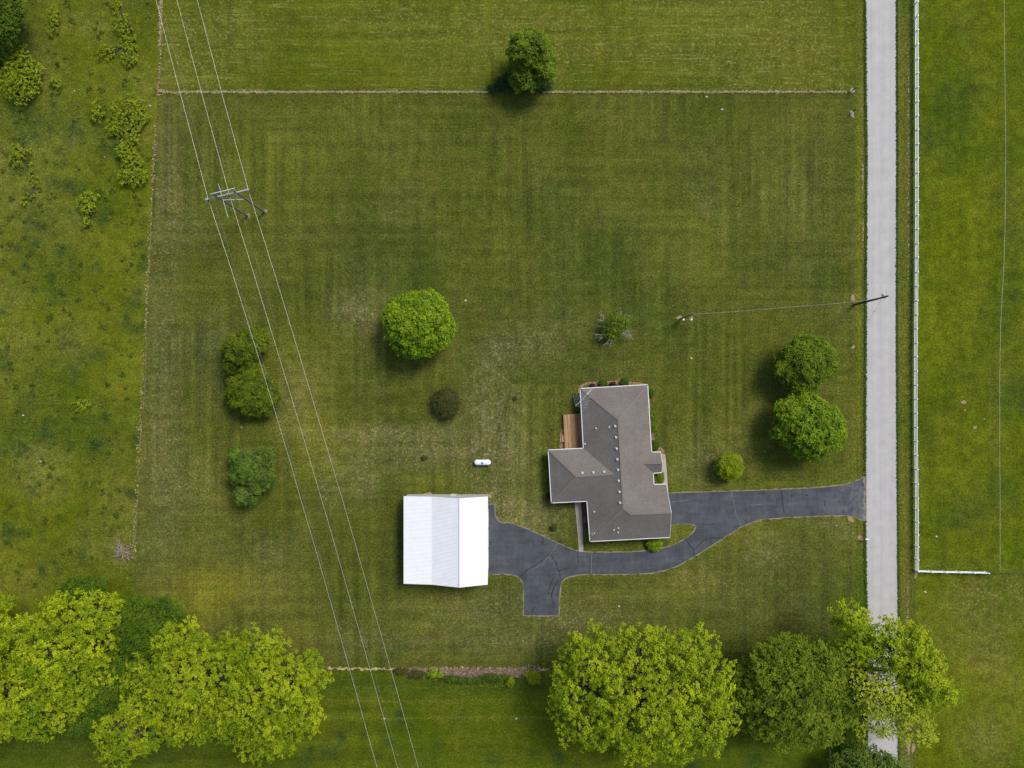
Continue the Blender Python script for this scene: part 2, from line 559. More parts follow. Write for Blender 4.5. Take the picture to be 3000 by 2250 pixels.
bl = rb(40, 2660, 3200, 0, 1700, 40, 110, 1, .08, .32) + rb(40, 2660, 3200, 0, 1700, 30, 90, 2, .15, .4) + \
     rb(12, 2640, 3000, 1700, 2250, 40, 90, 0, .4, .8) + rb(20, 2640, 3200, 1650, 2250, 40, 90, 1, .2, .5) + \
     [(2905, 1190, 12, 150, 0, .5), (2960, 900, 30, 500, 2, .25), (2860, 900, 40, 300, 1, .2)]
sheet('pasture', M['east'], (-250, 2500), [(-300, 2678), (1700, 2680), (2600, 2678)], [(-300, 3300), (2600, 3300)], .004, blobs=bl)

bl = rb(40, 300, 2500, 2060, 2400, 12, 30, 2, .5, .9) + rb(18, 900, 1700, 2080, 2240, 10, 20, 2, .6, 1) + \
     [(1200, 2055, 300, 5, 0, .8), (1500, 2105, 300, 5, 0, .6), (950, 2100, 200, 5, 0, .6), (2570, 2150, 12, 90, 0, .6),
      (300, 2180, 400, 100, 2, .4), (1500, 2010, 900, 28, 2, .5)]
sheet('field', M['south'], (1960, 2500), [(-300, -250), (2600, -250)], ROADL, .008, blobs=bl, jit_y=1.0)

bl = rb(22, 480, 2480, 0, 250, 80, 220, 0, .15, .5) + rb(10, 480, 2480, 0, 250, 60, 150, 1, .1, .3) + \
     [(1500, 60, 300, 60, 0, .45), (1650, 140, 300, 30, 0, .4), (2000, 150, 350, 20, 0, .4), (2440, 250, 60, 30, 0, .5),
      (2100, 40, 200, 40, 0, .3), (1000, 60, 300, 40, 0, .3), (540, 120, 70, 130, 0, .2)]
sheet('hay_field', M['hay'], (-250, 268), WESTLINE, [(-300, 2508), (300, 2508)], .008, blobs=bl)

bl = [(900, 1200, 70, 190, 1, .7), (960, 1330, 90, 90, 1, .5), (640, 1720, 200, 70, 1, .95), (560, 1800, 120, 50, 1, .5), (860, 1840, 120, 60, 1, .35),
      (830, 1010, 60, 60, 1, .3), (1120, 1270, 220, 26, 0, .55), (1230, 1320, 260, 60, 0, .75), (1420, 1190, 90, 100, 0, .75), (1560, 1010, 120, 70, 0, .5),
      (1500, 1330, 70, 120, 0, .6), (1560, 1520, 130, 60, 0, .95), (1490, 1490, 60, 40, 0, .9), (1350, 1780, 150, 60, 0, .65), (1700, 1820, 120, 50, 0, .75), (1480, 1880, 200, 40, 0, .6),
      (2050, 1500, 0.1, .1, 0, 0), (2080, 1340, 120, 80, 0, .45), (2230, 1610, 60, 60, 0, .5), (2050, 1700, 90, 50, 0, .35), (1090, 960, 60, 60, 0, .5),
      (1030, 920, 60, 40, 0, .8), (500, 560, 55, 220, 0, .60), (475, 1200, 60, 450, 0, .60), (1060, 870, 90, 50, 0, .5), (1450, 1050, 60, 90, 0, .5), (560, 1450, 130, 100, 0, .3), (700, 1600, 200, 60, 0, .22),
      (1650, 900, 50, 60, 2, .3), (1100, 1880, 200, 40, 0, .4), (2200, 1780, 250, 90, 2, .15), (2350, 1680, 120, 120, 2, .2), (1500, 1200, 60, 60, 2, .2),
      (1300, 1740, 60, 30, 1, .5), (2180, 1560, 200, 30, 1, .4), (2000, 1720, 120, 40, 1, .5), (2060, 1350, 60, 60, 2, .3), (1290, 1410, 120, 16, 1, .4),
      (1170, 1585, 12, 120, 2, .6), (1520, 1500, 30, 80, 1, .4), (2300, 1420, 250, 18, 1, .35), (2480, 1560, 40, 30, 0, .5),
      (1180, 1650, 10, 60, 1, .4), (2470, 1150, 22, 400, 1, .2), (2440, 1530, 40, 20, 0, .4), (2470, 900, 30, 50, 0, .35)] + \
    rb(34, 450, 2480, 300, 1100, 60, 160, 2, .05, .28) + rb(34, 450, 2480, 300, 1900, 60, 160, 1, .03, .22) + rb(30, 450, 2480, 300, 1900, 40, 120, 0, .05, .3) + \
    rb(10, 850, 1600, 1050, 1500, 30, 70, 0, .2, .6) + rb(8, 900, 2400, 1750, 1950, 60, 140, 2, .1, .3)
sheet('lawn', M['lawn'], (266, 1964), WESTLINE, [(-300, 2508), (2600, 2508)], .012, blobs=bl, jitter=1.2)

sheet('road_verge', M['verge'], (-250, 2500), [(-300, 2502), (1400, 2503), (1560, 2508), (2600, 2510)], [(-300, 2541), (2600, 2546)], .016, 6,
      jitter=1.0, blobs=[(2518, 650, 10, 650, 1, .75), (2529, 600, 4, 300, 0, .6), (2531, 900, 4, 700, 2, .7), (2522, 300, 8, 60, 0, .6), (2505, 850, 10, 60, 0, .7)])
sheet('road_verge', M['verge'], (-250, 2500), [(-300, 2620), (2600, 2625)], [(-300, 2680), (1400, 2674), (1690, 2682), (2600, 2690)], .016, 6,
      jitter=1.0, blobs=[(2632, 900, 6, 1500, 0, .5), (2660, 600, 5, 700, 0, .7), (2645, 1000, 8, 900, 1, .35), (2673, 900, 8, 900, 2, .8), (2650, 1500, 12, 300, 1, .4), (2658, 1830, 8, 100, 0, .8), (2660, 2170, 14, 80, 0, 1)])

# road: pale concrete, ragged grass edges
road = sheet('road', M['road'], (-1500, 3800), [(-1500, 2534)] + ROADL[1:] + [(3800, 2540)], [(-1500, 2625)] + ROADR[1:] + [(3800, 2631)], .036, 4, jitter=0.85)


def ribbon(mb, pts, w, z, mi=0, wob=0.35):
    """thin flat strip along photo-pixel points; w in metres"""
    P = []
    for i in range(len(pts) - 1):
        a = Vector(pts[i]); b = Vector(pts[i + 1]); n = max(1, int((b - a).length / 6))
        for k in range(n): P.append(a.lerp(b, k / n))
    P.append(Vector(pts[-1]))
    Q = [Vector(((p.x - 1500) * S, (1125 - p.y) * S)) for p in P]
    v = []; f = []
    for i, p in enumerate(Q):
        d = Q[min(i + 1, len(Q) - 1)] - Q[max(i - 1, 0)]
        if d.length < 1e-9: d = Vector((1, 0))
        d.normalize(); nn = Vector((-d.y, d.x))
        ww = w * .5 * (1 + random.uniform(-wob, wob))
        off = nn * random.uniform(-wob, wob) * w * .6
        v.append((p.x + off.x + nn.x * ww, p.y + off.y + nn.y * ww, z)); v.append((p.x + off.x - nn.x * ww, p.y + off.y - nn.y * ww, z))
    for i in range(len(Q) - 1): f.append((2 * i, 2 * i + 1, 2 * i + 3, 2 * i + 2))
    f = [q if ((Vector(v[q[1]]) - Vector(v[q[0]])).cross(Vector(v[q[2]]) - Vector(v[q[0]]))).z > 0 else tuple(reversed(q)) for q in f]
    mb.add(v, f, mi)


def smooth_poly(pts, it=2, keep=()):
    """Chaikin corner cutting of a closed loop, keeping the listed corners"""
    P = [(Vector(p), i in keep) for i, p in enumerate(pts)]
    for _ in range(it):
        Q = []
        n = len(P)
        for i in range(n):
            a, ka = P[i]; b, kb = P[(i + 1) % n]
            if ka: Q.append((a, True))
            if not ka: Q.append((a.lerp(b, .25), False))
            if not kb: Q.append((a.lerp(b, .75), False))
        P = Q
    return [p for p, k in P]


DRIVE = [(1957, 1446), (2060, 1442), (2141, 1440), (2290, 1435), (2400, 1429), (2460, 1424), (2500, 1413), (2525, 1403), (2538, 1390),
         (2538, 1528), (2520, 1520), (2500, 1512), (2465, 1508), (2390, 1511), (2300, 1515), (2230, 1520), (2200, 1530), (2170, 1543), (2135, 1566), (2100, 1587),
         (2060, 1613), (2020, 1637), (1980, 1660), (1940, 1672), (1900, 1679), (1820, 1682), (1743, 1681), (1700, 1682), (1670, 1687), (1650, 1697), (1640, 1715), (1637, 1760), (1636, 1803),
         (1535, 1802), (1535, 1740), (1533, 1708), (1522, 1690), (1505, 1683), (1480, 1681), (1420, 1681),
         (1420, 1478), (1448, 1478), (1450, 1515), (1460, 1527), (1475, 1534), (1490, 1531), (1520, 1541), (1570, 1562), (1620, 1585), (1665, 1606), (1694, 1616), (1731, 1619),
         (1800, 1619), (1867, 1617), (1936, 1609), (1987, 1593), (2027, 1566), (2042, 1547), (2036, 1534), (1990, 1534), (1950, 1539), (1930, 1539), (1930, 1446)]
KEEP = {0, 8, 9, 32, 33, 39, 40, 41, len(DRIVE) - 1, len(DRIVE) - 2}
D2 = smooth_poly(DRIVE, 2, KEEP)
D3 = []
for i, p in enumerate(D2):
    q = D2[(i + 1) % len(D2)]
    n = max(1, int((q - p).length / 7))
    for k in range(n):
        r = p.lerp(q, k / n)
        D3.append(r + Vector((random.uniform(-.5, .5), random.uniform(-.5, .5))))
dm = MB()
dm.poly([W(p.x, p.y, 0) + Vector((0, 0, .040)) for p in D3])
edge = [tuple(p) for p in D3] + [tuple(D3[0])]
ribbon(dm, edge, .34, .032, 1, .5)
# pale joint beside the road
ribbon(dm, [(2533, 1385), (2534, 1420), (2532, 1470), (2533, 1530)], .35, .044, 1, .9)
cr = [[(1646, 1578), (1630, 1598), (1608, 1625), (1585, 1643), (1565, 1657), (1546, 1668), (1524, 1690)],
      [(1610, 1622), (1627, 1645), (1638, 1677), (1643, 1696)], [(1638, 1673), (1655, 1666), (1668, 1664)], [(1592, 1578), (1588, 1596)],
      [(1621, 1690), (1613, 1713), (1608, 1730), (1605, 1742)], [(1636, 1700), (1624, 1718), (1616, 1740), (1617, 1758), (1624, 1772)],
      [(1568, 1778), (1556, 1793)], [(1693, 1617), (1694, 1650)],
      [(2289, 1437), (2292, 1470), (2295, 1488), (2297, 1508)],
      [(2008, 1577), (2018, 1594), (2030, 1606), (2033, 1630)], [(2032, 1613), (2048, 1595), (2062, 1582), (2085, 1576), (2118, 1577)],
      [(2150, 1545), (2168, 1537)], [(2058, 1536), (2080, 1538), (2092, 1535)], [(2416, 1467), (2416, 1482)]]
for c in cr: ribbon(dm, c, .13, .044, 2, .4)
for c in [[(2143, 1440), (2147, 1462), (2152, 1485), (2158, 1515), (2168, 1528), (2169, 1544)], [(1732, 1620), (1733, 1650), (1732, 1679)],
          [(1634, 1592), (1612, 1622), (1592, 1652), (1560, 1668)], [(2200, 1480), (2260, 1476)], [(1968, 1471), (2020, 1464)]]:
    ribbon(dm, c, .09, .046, 3, .5)
for px, py in ((2363, 1451), (2320, 1453), (1436, 1590)): dm.lathe(W(px, py, 0) + Vector((0, 0, .040)), [(.16, 0), (.14, .006)], 8, mi=2)
tag(dm.build('driveway', [M['asphalt'], M['gravel'], M['crack'], M['crackpale']]), kind='structure')

# concrete paths
pm = MB()
pm.poly([W(*p) + Vector((0, 0, .055)) for p in [(1683, 1468), (1702, 1466), (1706, 1530), (1709, 1616), (1696, 1616), (1692, 1560)]])
tag(pm.build('path', M['path']), kind='structure')
pm = MB()
pm.poly([W(*p) + Vector((0, 0, .055)) for p in [(1915, 1326), (1949, 1331), (1954, 1385), (1958, 1445), (1937, 1445), (1936, 1388), (1912, 1388)]])
tag(pm.build('path', M['path']), kind='structure')

# mulch beds and bare soil


def patch(name, mat, pts, z, it=2):
    m = MB()
    P = smooth_poly(pts, it)
    Q = [W(p.x + random.uniform(-.7, .7), p.y + random.uniform(-.7, .7)) + Vector((0, 0, z)) for p in P]
    m.poly(Q)
    return tag(m.build(name, mat), kind='structure')


patch('mulch_bed', M['mulch'], [(1692, 1150), (1698, 1128), (1722, 1118), (1770, 1117), (1800, 1116), (1818, 1110), (1845, 1118), (1885, 1121), (1900, 1128), (1890, 1145), (1720, 1155), (1712, 1215), (1692, 1210)], .022)
patch('mulch_bed', M['mulch'], [(1895, 1150), (1903, 1160), (1908, 1220), (1916, 1290), (1930, 1304), (1944, 1316), (1950, 1328), (1935, 1335), (1900, 1330), (1893, 1240)], .022)
patch('mulch_bed', M['brownbed'], [(1700, 1462), (1730, 1462), (1735, 1560), (1712, 1562), (1704, 1510)], .022)
patch('mulch_bed', M['mulch'], [(1640, 1260), (1656, 1255), (1660, 1318), (1638, 1318)], .022)
for pts in ([(1236, 1447), (1262, 1440), (1268, 1452), (1232, 1452)], [(1431, 1448), (1437, 1444), (1443, 1458), (1433, 1460)], [(2480, 1512), (2495, 1513), (2506, 1530), (2488, 1530)],
            [(2815, 1174), (2830, 1173), (2832, 1183), (2816, 1183)], [(2822, 1200), (2831, 1197), (2829, 1205)], [(2851, 1250), (2862, 1247), (2861, 1257), (2852, 1258)], [(2879, 1226), (2886, 1224), (2885, 1231)],
            [(2511, 1571), (2520, 1566), (2532, 1582), (2512, 1583)], [(2494, 864), (2503, 860), (2505, 885), (2492, 880)],
            [(1980, 928), (1996, 924), (2000, 932), (1984, 936)], [(720, 627), (730, 624), (733, 636), (722, 640)], [(770, 618), (781, 612), (785, 620), (772, 628)],
            [(2496, 1012), (2505, 1008), (2504, 1020), (2493, 1022)], [(455, 270), (470, 258), (485, 266), (466, 284)], [(2488, 262), (2500, 255), (2508, 268), (2490, 274)],
            [(2691, 1676), (2682, 1672), (2677, 1690), (2682, 1698)], [(2660, 2120), (2668, 2115), (2667, 2200), (2658, 2220)], [(2672, 2180), (2682, 2175), (2680, 2200), (2670, 2210)], [(2488, 323), (2500, 326), (2505, 345), (2494, 344)],
            [(702, 2012 - 760), (712, 1246), (708, 1256)], [(895, 1128), (903, 1126), (901, 1132)]):
    patch('bare_soil', M['soil'], pts, .026, 1)

# dead strips under the old fence lines


def strip_of_litter(name, mat, pts, w, z, wob=.8):
    m = MB(); ribbon(m, pts, w, z, 0, wob); return tag(m.build(name, mat), kind='structure')


strip_of_litter('dead_grass_strip', M['deadstrip'], [(462, 272), (600, 270), (900, 270), (1400, 269), (1440, 270)], .26, .026)
strip_of_litter('dead_grass_strip', M['deadstrip'], [(1590, 270), (1900, 269), (2200, 269), (2480, 270)], .26, .026)
strip_of_litter('dead_grass_strip', M['brushlitter'], [(477, -200), (473, 60), (469, 200), (464, 262)], .16, .026, .9)
strip_of_litter('dead_grass_strip', M['brushlitter'], [(455, 360), (448, 520), (441, 700), (430, 930), (425, 1120), (412, 1290), (401, 1500), (396, 1640)], .09, .026, .9)
strip_of_litter('dead_grass_strip', M['deadstrip'], [(960, 1958), (1150, 1960), (1400, 1958), (1610, 1962)], .35, .026, .9)
patch('leaf_litter', M['brushlitter'], [(1185, 1962), (1240, 1958), (1300, 1960), (1400, 1956), (1450, 1960), (1500, 1960), (1560, 1958), (1580, 1970), (1530, 1972), (1500, 1990), (1460, 1978), (1430, 1988), (1360, 1986), (1300, 1976), (1250, 1982), (1190, 1978)], .028)


# ---------------------------------------------------------------- foliage
def leaf_mesh(name, mat, cen, nrm, size, aspect, parent, tint=None, dirs=None):
    """one small diamond-shaped blade per row; rows are world coordinates"""
    n = len(cen)
    nr = nrm / (np.linalg.norm(nrm, axis=1, keepdims=True) + 1e-9)
    d = RNG.normal(0, 1, (n, 3)) if dirs is None else dirs + RNG.normal(0, .25, (n, 3))
    t = d - nr * (d * nr).sum(1, keepdims=True)
    t /= (np.linalg.norm(t, axis=1, keepdims=True) + 1e-9)
    b = np.cross(nr, t)
    s = (size * RNG.uniform(.65, 1.35, n))[:, None]
    L = t * s * .5 * aspect; B = b * s * .5
    co = np.stack([cen - L, cen - B * .9, cen + L, cen + B * .9], 1).reshape(-1, 3)
    o0 = np.array(parent.location if parent else (0, 0, 0))
    co = co - o0
    me = bpy.data.meshes.new(name)
    me.vertices.add(4 * n); me.vertices.foreach_set('co', co.astype(np.float32).ravel())
    me.loops.add(4 * n); me.loops.foreach_set('vertex_index', np.arange(4 * n, dtype=np.int32))
    me.polygons.add(n); me.polygons.foreach_set('loop_start', np.arange(0, 4 * n, 4, dtype=np.int32))
    me.update(calc_edges=True)
    if tint is None: tint = RNG.uniform(0, 1, n)
    a = me.attributes.new("tint", 'FLOAT', 'FACE'); a.data.foreach_set('value', np.clip(tint, 0, 1).astype(np.float32))
    me.materials.append(mat)
    return link(bpy.data.objects.new(name, me), parent)


def rdir(zmin=-1.0):
    while True:
        v = Vector((random.gauss(0, 1), random.gauss(0, 1), random.gauss(0, 1)))
        if v.length > 1e-6:
            v.normalize()
            if v.z > zmin: return v


def plant(name, label, cat, lobes, mat, group=None, bough=1.7, fill=1.0, clumps=26, clumpr=.42, nleaf=11, leaf=.26, aspect=1.5,
          trunk=True, trunk_r=.3, bark='bark', twigs=3, zmin=-.25, cz=-.3, bare=0.0, radial=False, base=None, crownname='crown', upbias=.7, flat=.62, spacing=.80, loose=0.0):
    """lobes: (px, py, rx_px, ry_px, z_centre, r_z) as they sit in the photo"""
    L = []
    for (px, py, rx, ry, zc, rz) in lobes:
        c = W(px, py, zc); k = S * (1 - (zc + .3 * rz) / H)
        L.append((c, Vector((rx * k, ry * k, rz))))
    big = max(L, key=lambda q: q[1].x * q[1].y)
    b0 = W(base[0], base[1], 0) if base else Vector((big[0].x, big[0].y, 0))
    root = thing(name, label, cat, b0, group)
    boughs = []
    for li, (c, r) in enumerate(L):
        rm = (r.x + r.y) / 2
        br = min(bough, rm * .55)
        want = int(fill * 4.2 * (r.x * r.y + rm * r.z) / (br * br) * .62) + 2
        tries = 0; got = 0
        while got < want and tries < want * 14:
            tries += 1
            d = rdir(zmin)
            q = random.uniform(.62, 1.16) + random.uniform(-1, 1) * loose
            rr = Vector((max(r.x - br * .75, .05), max(r.y - br * .75, .05), max(r.z - br * .6, .05)))
            p = c + Vector((d.x * rr.x, d.y * rr.y, d.z * rr.z)) * q
            if p.z < br * .4: p.z = br * .4 + random.uniform(0, .2)
            if any((p - b[0]).length < (b[1] + br) * .5 * spacing for b in boughs): continue
            inside = False
            for lj, (c2, r2) in enumerate(L):
                if lj == li: continue
                e = p - c2
                if (e.x / r2.x) ** 2 + (e.y / r2.y) ** 2 + (e.z / max(r2.z, .01)) ** 2 < .42: inside = True
            if inside: continue
            boughs.append((p, br * random.uniform(.72, 1.22), li, d)); got += 1
    cen = []; nrm = []; tint = []; dirs = []; tw = []
    for (p, br, li, d) in boughs:
        if random.random() < bare:
            for _ in range(twigs * 3): tw.append((p, p + rdir(-.3) * br * random.uniform(.6, 1.1)))
            nc = int(clumps * .12)
        else: nc = int(clumps * (br / bough) ** 2 * random.uniform(.8, 1.15)) + 2
        bt = random.gauss(.5, .24)
        for k in range(nc):
            e = rdir(cz)
            out = (e * .6 + d * .5 + Vector((0, 0, .25))).normalized()
            cp = p + Vector((e.x * br, e.y * br, e.z * br * flat)) * random.uniform(.50, 1.18)
            if cp.z < .12: cp.z = .12
            if k < twigs: tw.append((p, cp))
            m = max(3, int(nleaf * random.uniform(.6, 1.4)))
            off = RNG.normal(0, .5, (m, 3)) * clumpr; off[:, 2] *= .6
            cc = np.array(cp) + off
            cc[:, 2] = np.maximum(cc[:, 2], .05)
            cen.append(cc)
            nn = np.array(out)[None] * .7 + np.array([[0, 0, upbias]]) + RNG.normal(0, .5, (m, 3))
            nrm.append(nn)
            tint.append(np.full(m, bt + random.gauss(0, .22)) + RNG.normal(0, .16, m))
            if radial:
                rd = (cp - Vector((L[li][0].x, L[li][0].y, L[li][0].z - L[li][1].z * .5))).normalized()
                dirs.append(np.repeat(np.array(rd)[None], m, 0))
    cen = np.concatenate(cen); nrm = np.concatenate(nrm); tint = np.concatenate(tint)
    leaf_mesh(crownname, M[mat] if isinstance(mat, str) else mat, cen, nrm, leaf, aspect, root, tint, np.concatenate(dirs) if radial else None)
    mb = MB()
    if trunk:
        top = Vector((b0.x, b0.y, 0)).lerp(big[0], .55)
        top.z = max(big[0].z * .72, .3)
        mid = Vector((b0.x, b0.y, 0)).lerp(top, .5) + Vector((random.uniform(-.2, .2), random.uniform(-.2, .2), 0)) * trunk_r * 2
        mb.tube([(b0.x, b0.y, -.05), (b0.x, b0.y, .35), mid, top], [trunk_r * 1.5, trunk_r, trunk_r * .85, trunk_r * .65], 9)
        for li, (c, r) in enumerate(L):
            e = c - Vector((0, 0, r.z * .25)); e.z = max(e.z, top.z + .1)
            m2 = top.lerp(e, .5) + Vector((random.uniform(-.3, .3), random.uniform(-.3, .3), .2))
            mb.tube([top, m2, e], [trunk_r * .6, trunk_r * .45, trunk_r * .3], 6)
            for (p, br, lj, d) in boughs:
                if lj != li: continue
                s = random.uniform(.1, .9)
                a = top.lerp(e, s)
                q = a.lerp(p, .55) + Vector((random.uniform(-.4, .4), random.uniform(-.4, .4), -.1)) * min(1, br)
                mb.tube([a, q, p], [trunk_r * .26, trunk_r * .17, trunk_r * .08], 5, cap=False)
        for (a, q) in tw:
            mb.tube([a, (a + q) / 2 + rdir() * .1 * (q - a).length, q], [max(.018, trunk_r * .05), max(.015, trunk_r * .035), .010], 4, cap=False)
        mb.build('trunk', M[bark], root)
    else:
        for (p, br, lj, d) in boughs:
            mb.tube([(b0.x * .7 + p.x * .3, b0.y * .7 + p.y * .3, -.03), (p.x, p.y, max(p.z * .6, .06)), p], [.035, .028, .015], 4, cap=False)
        for (a, q) in tw[:200]: mb.tube([a, q], [.02, .012], 3, cap=False)
        mb.build('stem', M[bark], root)
    return root


TG = 'garden trees standing singly on the mown lawn'
# big spring-green trees along the south side
plant('broadleaf_tree', 'huge round lime green tree at the bottom edge, below the driveway turning place', 'tree',
      [(1885, 2030, 185, 165, 10.5, 7), (1735, 1925, 95, 95, 10, 5), (1700, 2020, 95, 95, 9, 5), (1735, 2120, 110, 75, 8.5, 4.5), (1880, 1900, 120, 80, 11, 5),
       (2010, 1890, 90, 68, 11, 5), (2060, 1985, 90, 100, 10, 5.5), (2060, 2095, 95, 100, 9, 5), (1915, 2150, 130, 75, 8.5, 4.5), (1990, 2165, 85, 60, 8, 4)],
      'lf_lime', bough=1.35, clumps=15, clumpr=.36, nleaf=20, leaf=.20, trunk_r=.55, twigs=4, base=(1860, 1990), spacing=1.42, fill=.9, zmin=-.05)
plant('broadleaf_tree', 'wide lime green tree at the bottom left, right-hand crown nearest the power lines', 'tree',
      [(790, 2030, 130, 130, 10, 6.5), (760, 1890, 85, 60, 10, 5), (870, 1970, 95, 80, 9, 5), (880, 2075, 75, 75, 8, 4.5), (790, 2130, 100, 95, 8.5, 4.5), (680, 2090, 80, 80, 9, 4.5), (680, 1900, 60, 50, 10, 4)],
      'lf_limeB', bough=1.35, clumps=15, clumpr=.36, nleaf=20, leaf=.20, trunk_r=.5, twigs=3, base=(820, 1990), spacing=1.34, fill=.95, zmin=-.05)
plant('broadleaf_tree', 'bottom left lime tree touching the crown beside the power lines on its right', 'tree',
      [(560, 1980, 120, 110, 11, 6), (540, 1870, 90, 65, 10, 5), (455, 1970, 85, 80, 10, 5), (440, 2060, 90, 75, 9, 5), (650, 1960, 90, 90, 10.5, 5), (660, 2060, 80, 80, 9.5, 5), (350, 2120, 70, 55, 9, 4), (560, 2090, 95, 80, 9, 5), (360, 2190, 65, 45, 8, 3.5), (430, 2150, 60, 60, 9, 3.5)],
      'lf_limeB', bough=1.35, clumps=15, clumpr=.36, nleaf=20, leaf=.20, trunk_r=.5, twigs=3, base=(560, 1950), spacing=1.34, fill=.95, zmin=-.05)
plant('broadleaf_tree', 'broad lime green tree in the bottom left corner, north of its neighbours', 'tree',
      [(200, 1890, 120, 120, 11, 6.5), (230, 1780, 110, 60, 10, 4.5), (310, 1790, 75, 60, 10, 4), (110, 1850, 70, 70, 10, 5), (295, 1885, 75, 80, 10, 4.5), (210, 1990, 115, 80, 10, 5), (120, 1930, 80, 80, 10, 4.5), (330, 1960, 60, 60, 9, 4)],
      'lf_lime', bough=1.3, clumps=15, clumpr=.36, nleaf=20, leaf=.20, trunk_r=.5, twigs=3, base=(230, 1850), spacing=1.38, fill=.95, zmin=-.05)
plant('broadleaf_tree', 'lime green tree filling the very bottom left corner, cut by the frame', 'tree',
      [(60, 2020, 100, 90, 11, 5.5), (0, 2100, 90, 75, 9, 5), (130, 2080, 100, 75, 9, 4.5), (190, 2060, 70, 55, 9, 4), (-60, 1990, 90, 90, 11, 5)],
      'lf_limeB', bough=1.3, clumps=15, clumpr=.36, nleaf=20, leaf=.20, trunk_r=.45, twigs=3, base=(40, 1990), spacing=1.38, fill=.95, zmin=-.05)
plant('broadleaf_tree', 'lime green crown reaching in at the left edge of the photo, above the corner trees', 'tree',
      [(-50, 1850, 85, 95, 10, 5), (-20, 1770, 50, 45, 10, 3)], 'lf_lime', bough=1.4, clumps=24, clumpr=.4, nleaf=10, leaf=.29, trunk_r=.4, twigs=2, base=(-60, 1830))
plant('understory_tree', 'dark green tree tucked between the lime green trees at the bottom left', 'tree',
      [(425, 1835, 90, 88, 8.5, 4), (480, 1800, 55, 50, 7.5, 3), (365, 1930, 60, 70, 8, 3.5), (320, 2010, 80, 90, 8, 3.5), (260, 2090, 90, 55, 7.5, 3)], 'lf_deep', bough=1.1, clumps=22, clumpr=.4, nleaf=14, leaf=.20, trunk_r=.3, spacing=1.1)
plant('understory_tree', 'small dark green tree peeping out above the broad lime green tree in the corner', 'tree',
      [(245, 1730, 62, 42, 5, 3.5)], 'lf_deep', bough=.95, clumps=22, clumpr=.36, nleaf=14, leaf=.18, trunk_r=.22, spacing=1.1)
plant('broadleaf_tree', 'olive green tree between the huge lime tree and the tree over the road', 'tree',
      [(2320, 2010, 140, 140, 8.5, 6), (2290, 1920, 80, 55, 9, 4), (2390, 1930, 75, 60, 9, 4.5), (2210, 2010, 70, 80, 7.5, 4.5), (2240, 2100, 75, 60, 7, 4), (2370, 2120, 95, 65, 7, 4), (2430, 2050, 70, 80, 8, 4), (2290, 2130, 60, 55, 6.5, 3.5)],
      'lf_olive', bough=1.2, clumps=20, clumpr=.36, nleaf=17, leaf=.18, trunk_r=.42, twigs=3, base=(2290, 1990), spacing=1.2)
plant('broadleaf_tree', 'lime green tree leaning over the grey road at the bottom right', 'tree',
      [(2490, 1815, 55, 55, 11, 4), (2520, 1880, 70, 60, 10, 4), (2590, 1850, 60, 50, 12, 4), (2660, 1870, 55, 55, 12, 4.5), (2680, 1940, 75, 65, 11.5, 4.5), (2725, 2010, 65, 55, 11, 4.5), (2600, 1930, 50, 40, 12, 4), (2690, 2020, 60, 60, 10, 4)],
      'lf_lime', bough=1.15, clumps=13, clumpr=.36, nleaf=17, leaf=.19, trunk_r=.45, twigs=5, base=(2520, 1960), fill=.72, spacing=1.3)
plant('broadleaf_tree', 'thin half-bare tree with yellow buds leaning over the road in the bottom right', 'tree',
      [(2560, 2020, 80, 80, 10, 4.5), (2620, 2050, 80, 70, 10, 4), (2650, 2110, 80, 55, 9, 3.5), (2580, 2120, 60, 45, 9, 3), (2500, 1990, 50, 60, 9, 3.5), (2470, 1900, 45, 45, 9, 3), (2680, 2140, 60, 45, 9, 3), (2520, 2110, 40, 60, 8, 3)],
      'lf_bud', bough=1.1, clumps=11, clumpr=.24, nleaf=10, leaf=.17, trunk_r=.38, twigs=3, base=(2515, 2010), fill=.9, spacing=1.15, bark='bark')
plant('shrub', 'dark green undergrowth round the foot of the two trees over the road', 'undergrowth',
      [(2510, 2030, 34, 60, 1.2, 1.2), (2495, 1960, 26, 44, 1.0, 1.0), (2505, 2100, 26, 40, 1.0, 1.0), (2470, 2170, 34, 40, 1.0, 1.0)], 'lf_deep', bough=.9, clumps=18, clumpr=.35, nleaf=9, leaf=.2, trunk=False, spacing=.9)
plant('broadleaf_tree', 'grey green tree top rising beside the road at the bottom edge', 'tree',
      [(2530, 2235, 90, 40, 5, 4), (2580, 2245, 55, 38, 5, 3.5)], 'lf_blue', bough=1.1, clumps=20, clumpr=.4, nleaf=9, leaf=.22, trunk_r=.2)

# single trees on the lawn
plant('broadleaf_tree', 'dense ball-shaped bright green tree in the middle of the lawn, north of the white barn', 'tree',
      [(1228, 950, 88, 86, 5.2, 4.2), (1175, 930, 46, 52, 4.8, 3.2), (1245, 890, 52, 36, 5, 3), (1285, 960, 44, 56, 4.8, 3.2), (1215, 1005, 60, 42, 4.4, 3)], 'lf_round', TG, bough=.75, clumps=20, clumpr=.28, nleaf=12, leaf=.23, aspect=1.3, trunk_r=.22, spacing=.95, fill=1.5, zmin=-.4)
plant('broadleaf_tree', 'green tree straddling the fence line at the top of the lawn', 'tree',
      [(1548, 150, 58, 55, 6, 3.5), (1590, 190, 36, 55, 5, 3), (1545, 225, 45, 40, 4, 2.5), (1520, 170, 28, 55, 4, 2.5)], 'lf_mid', bough=.95, clumps=34, clumpr=.35, nleaf=11, leaf=.22, trunk_r=.24, base=(1550, 205), spacing=1.05, fill=1.2, twigs=2)
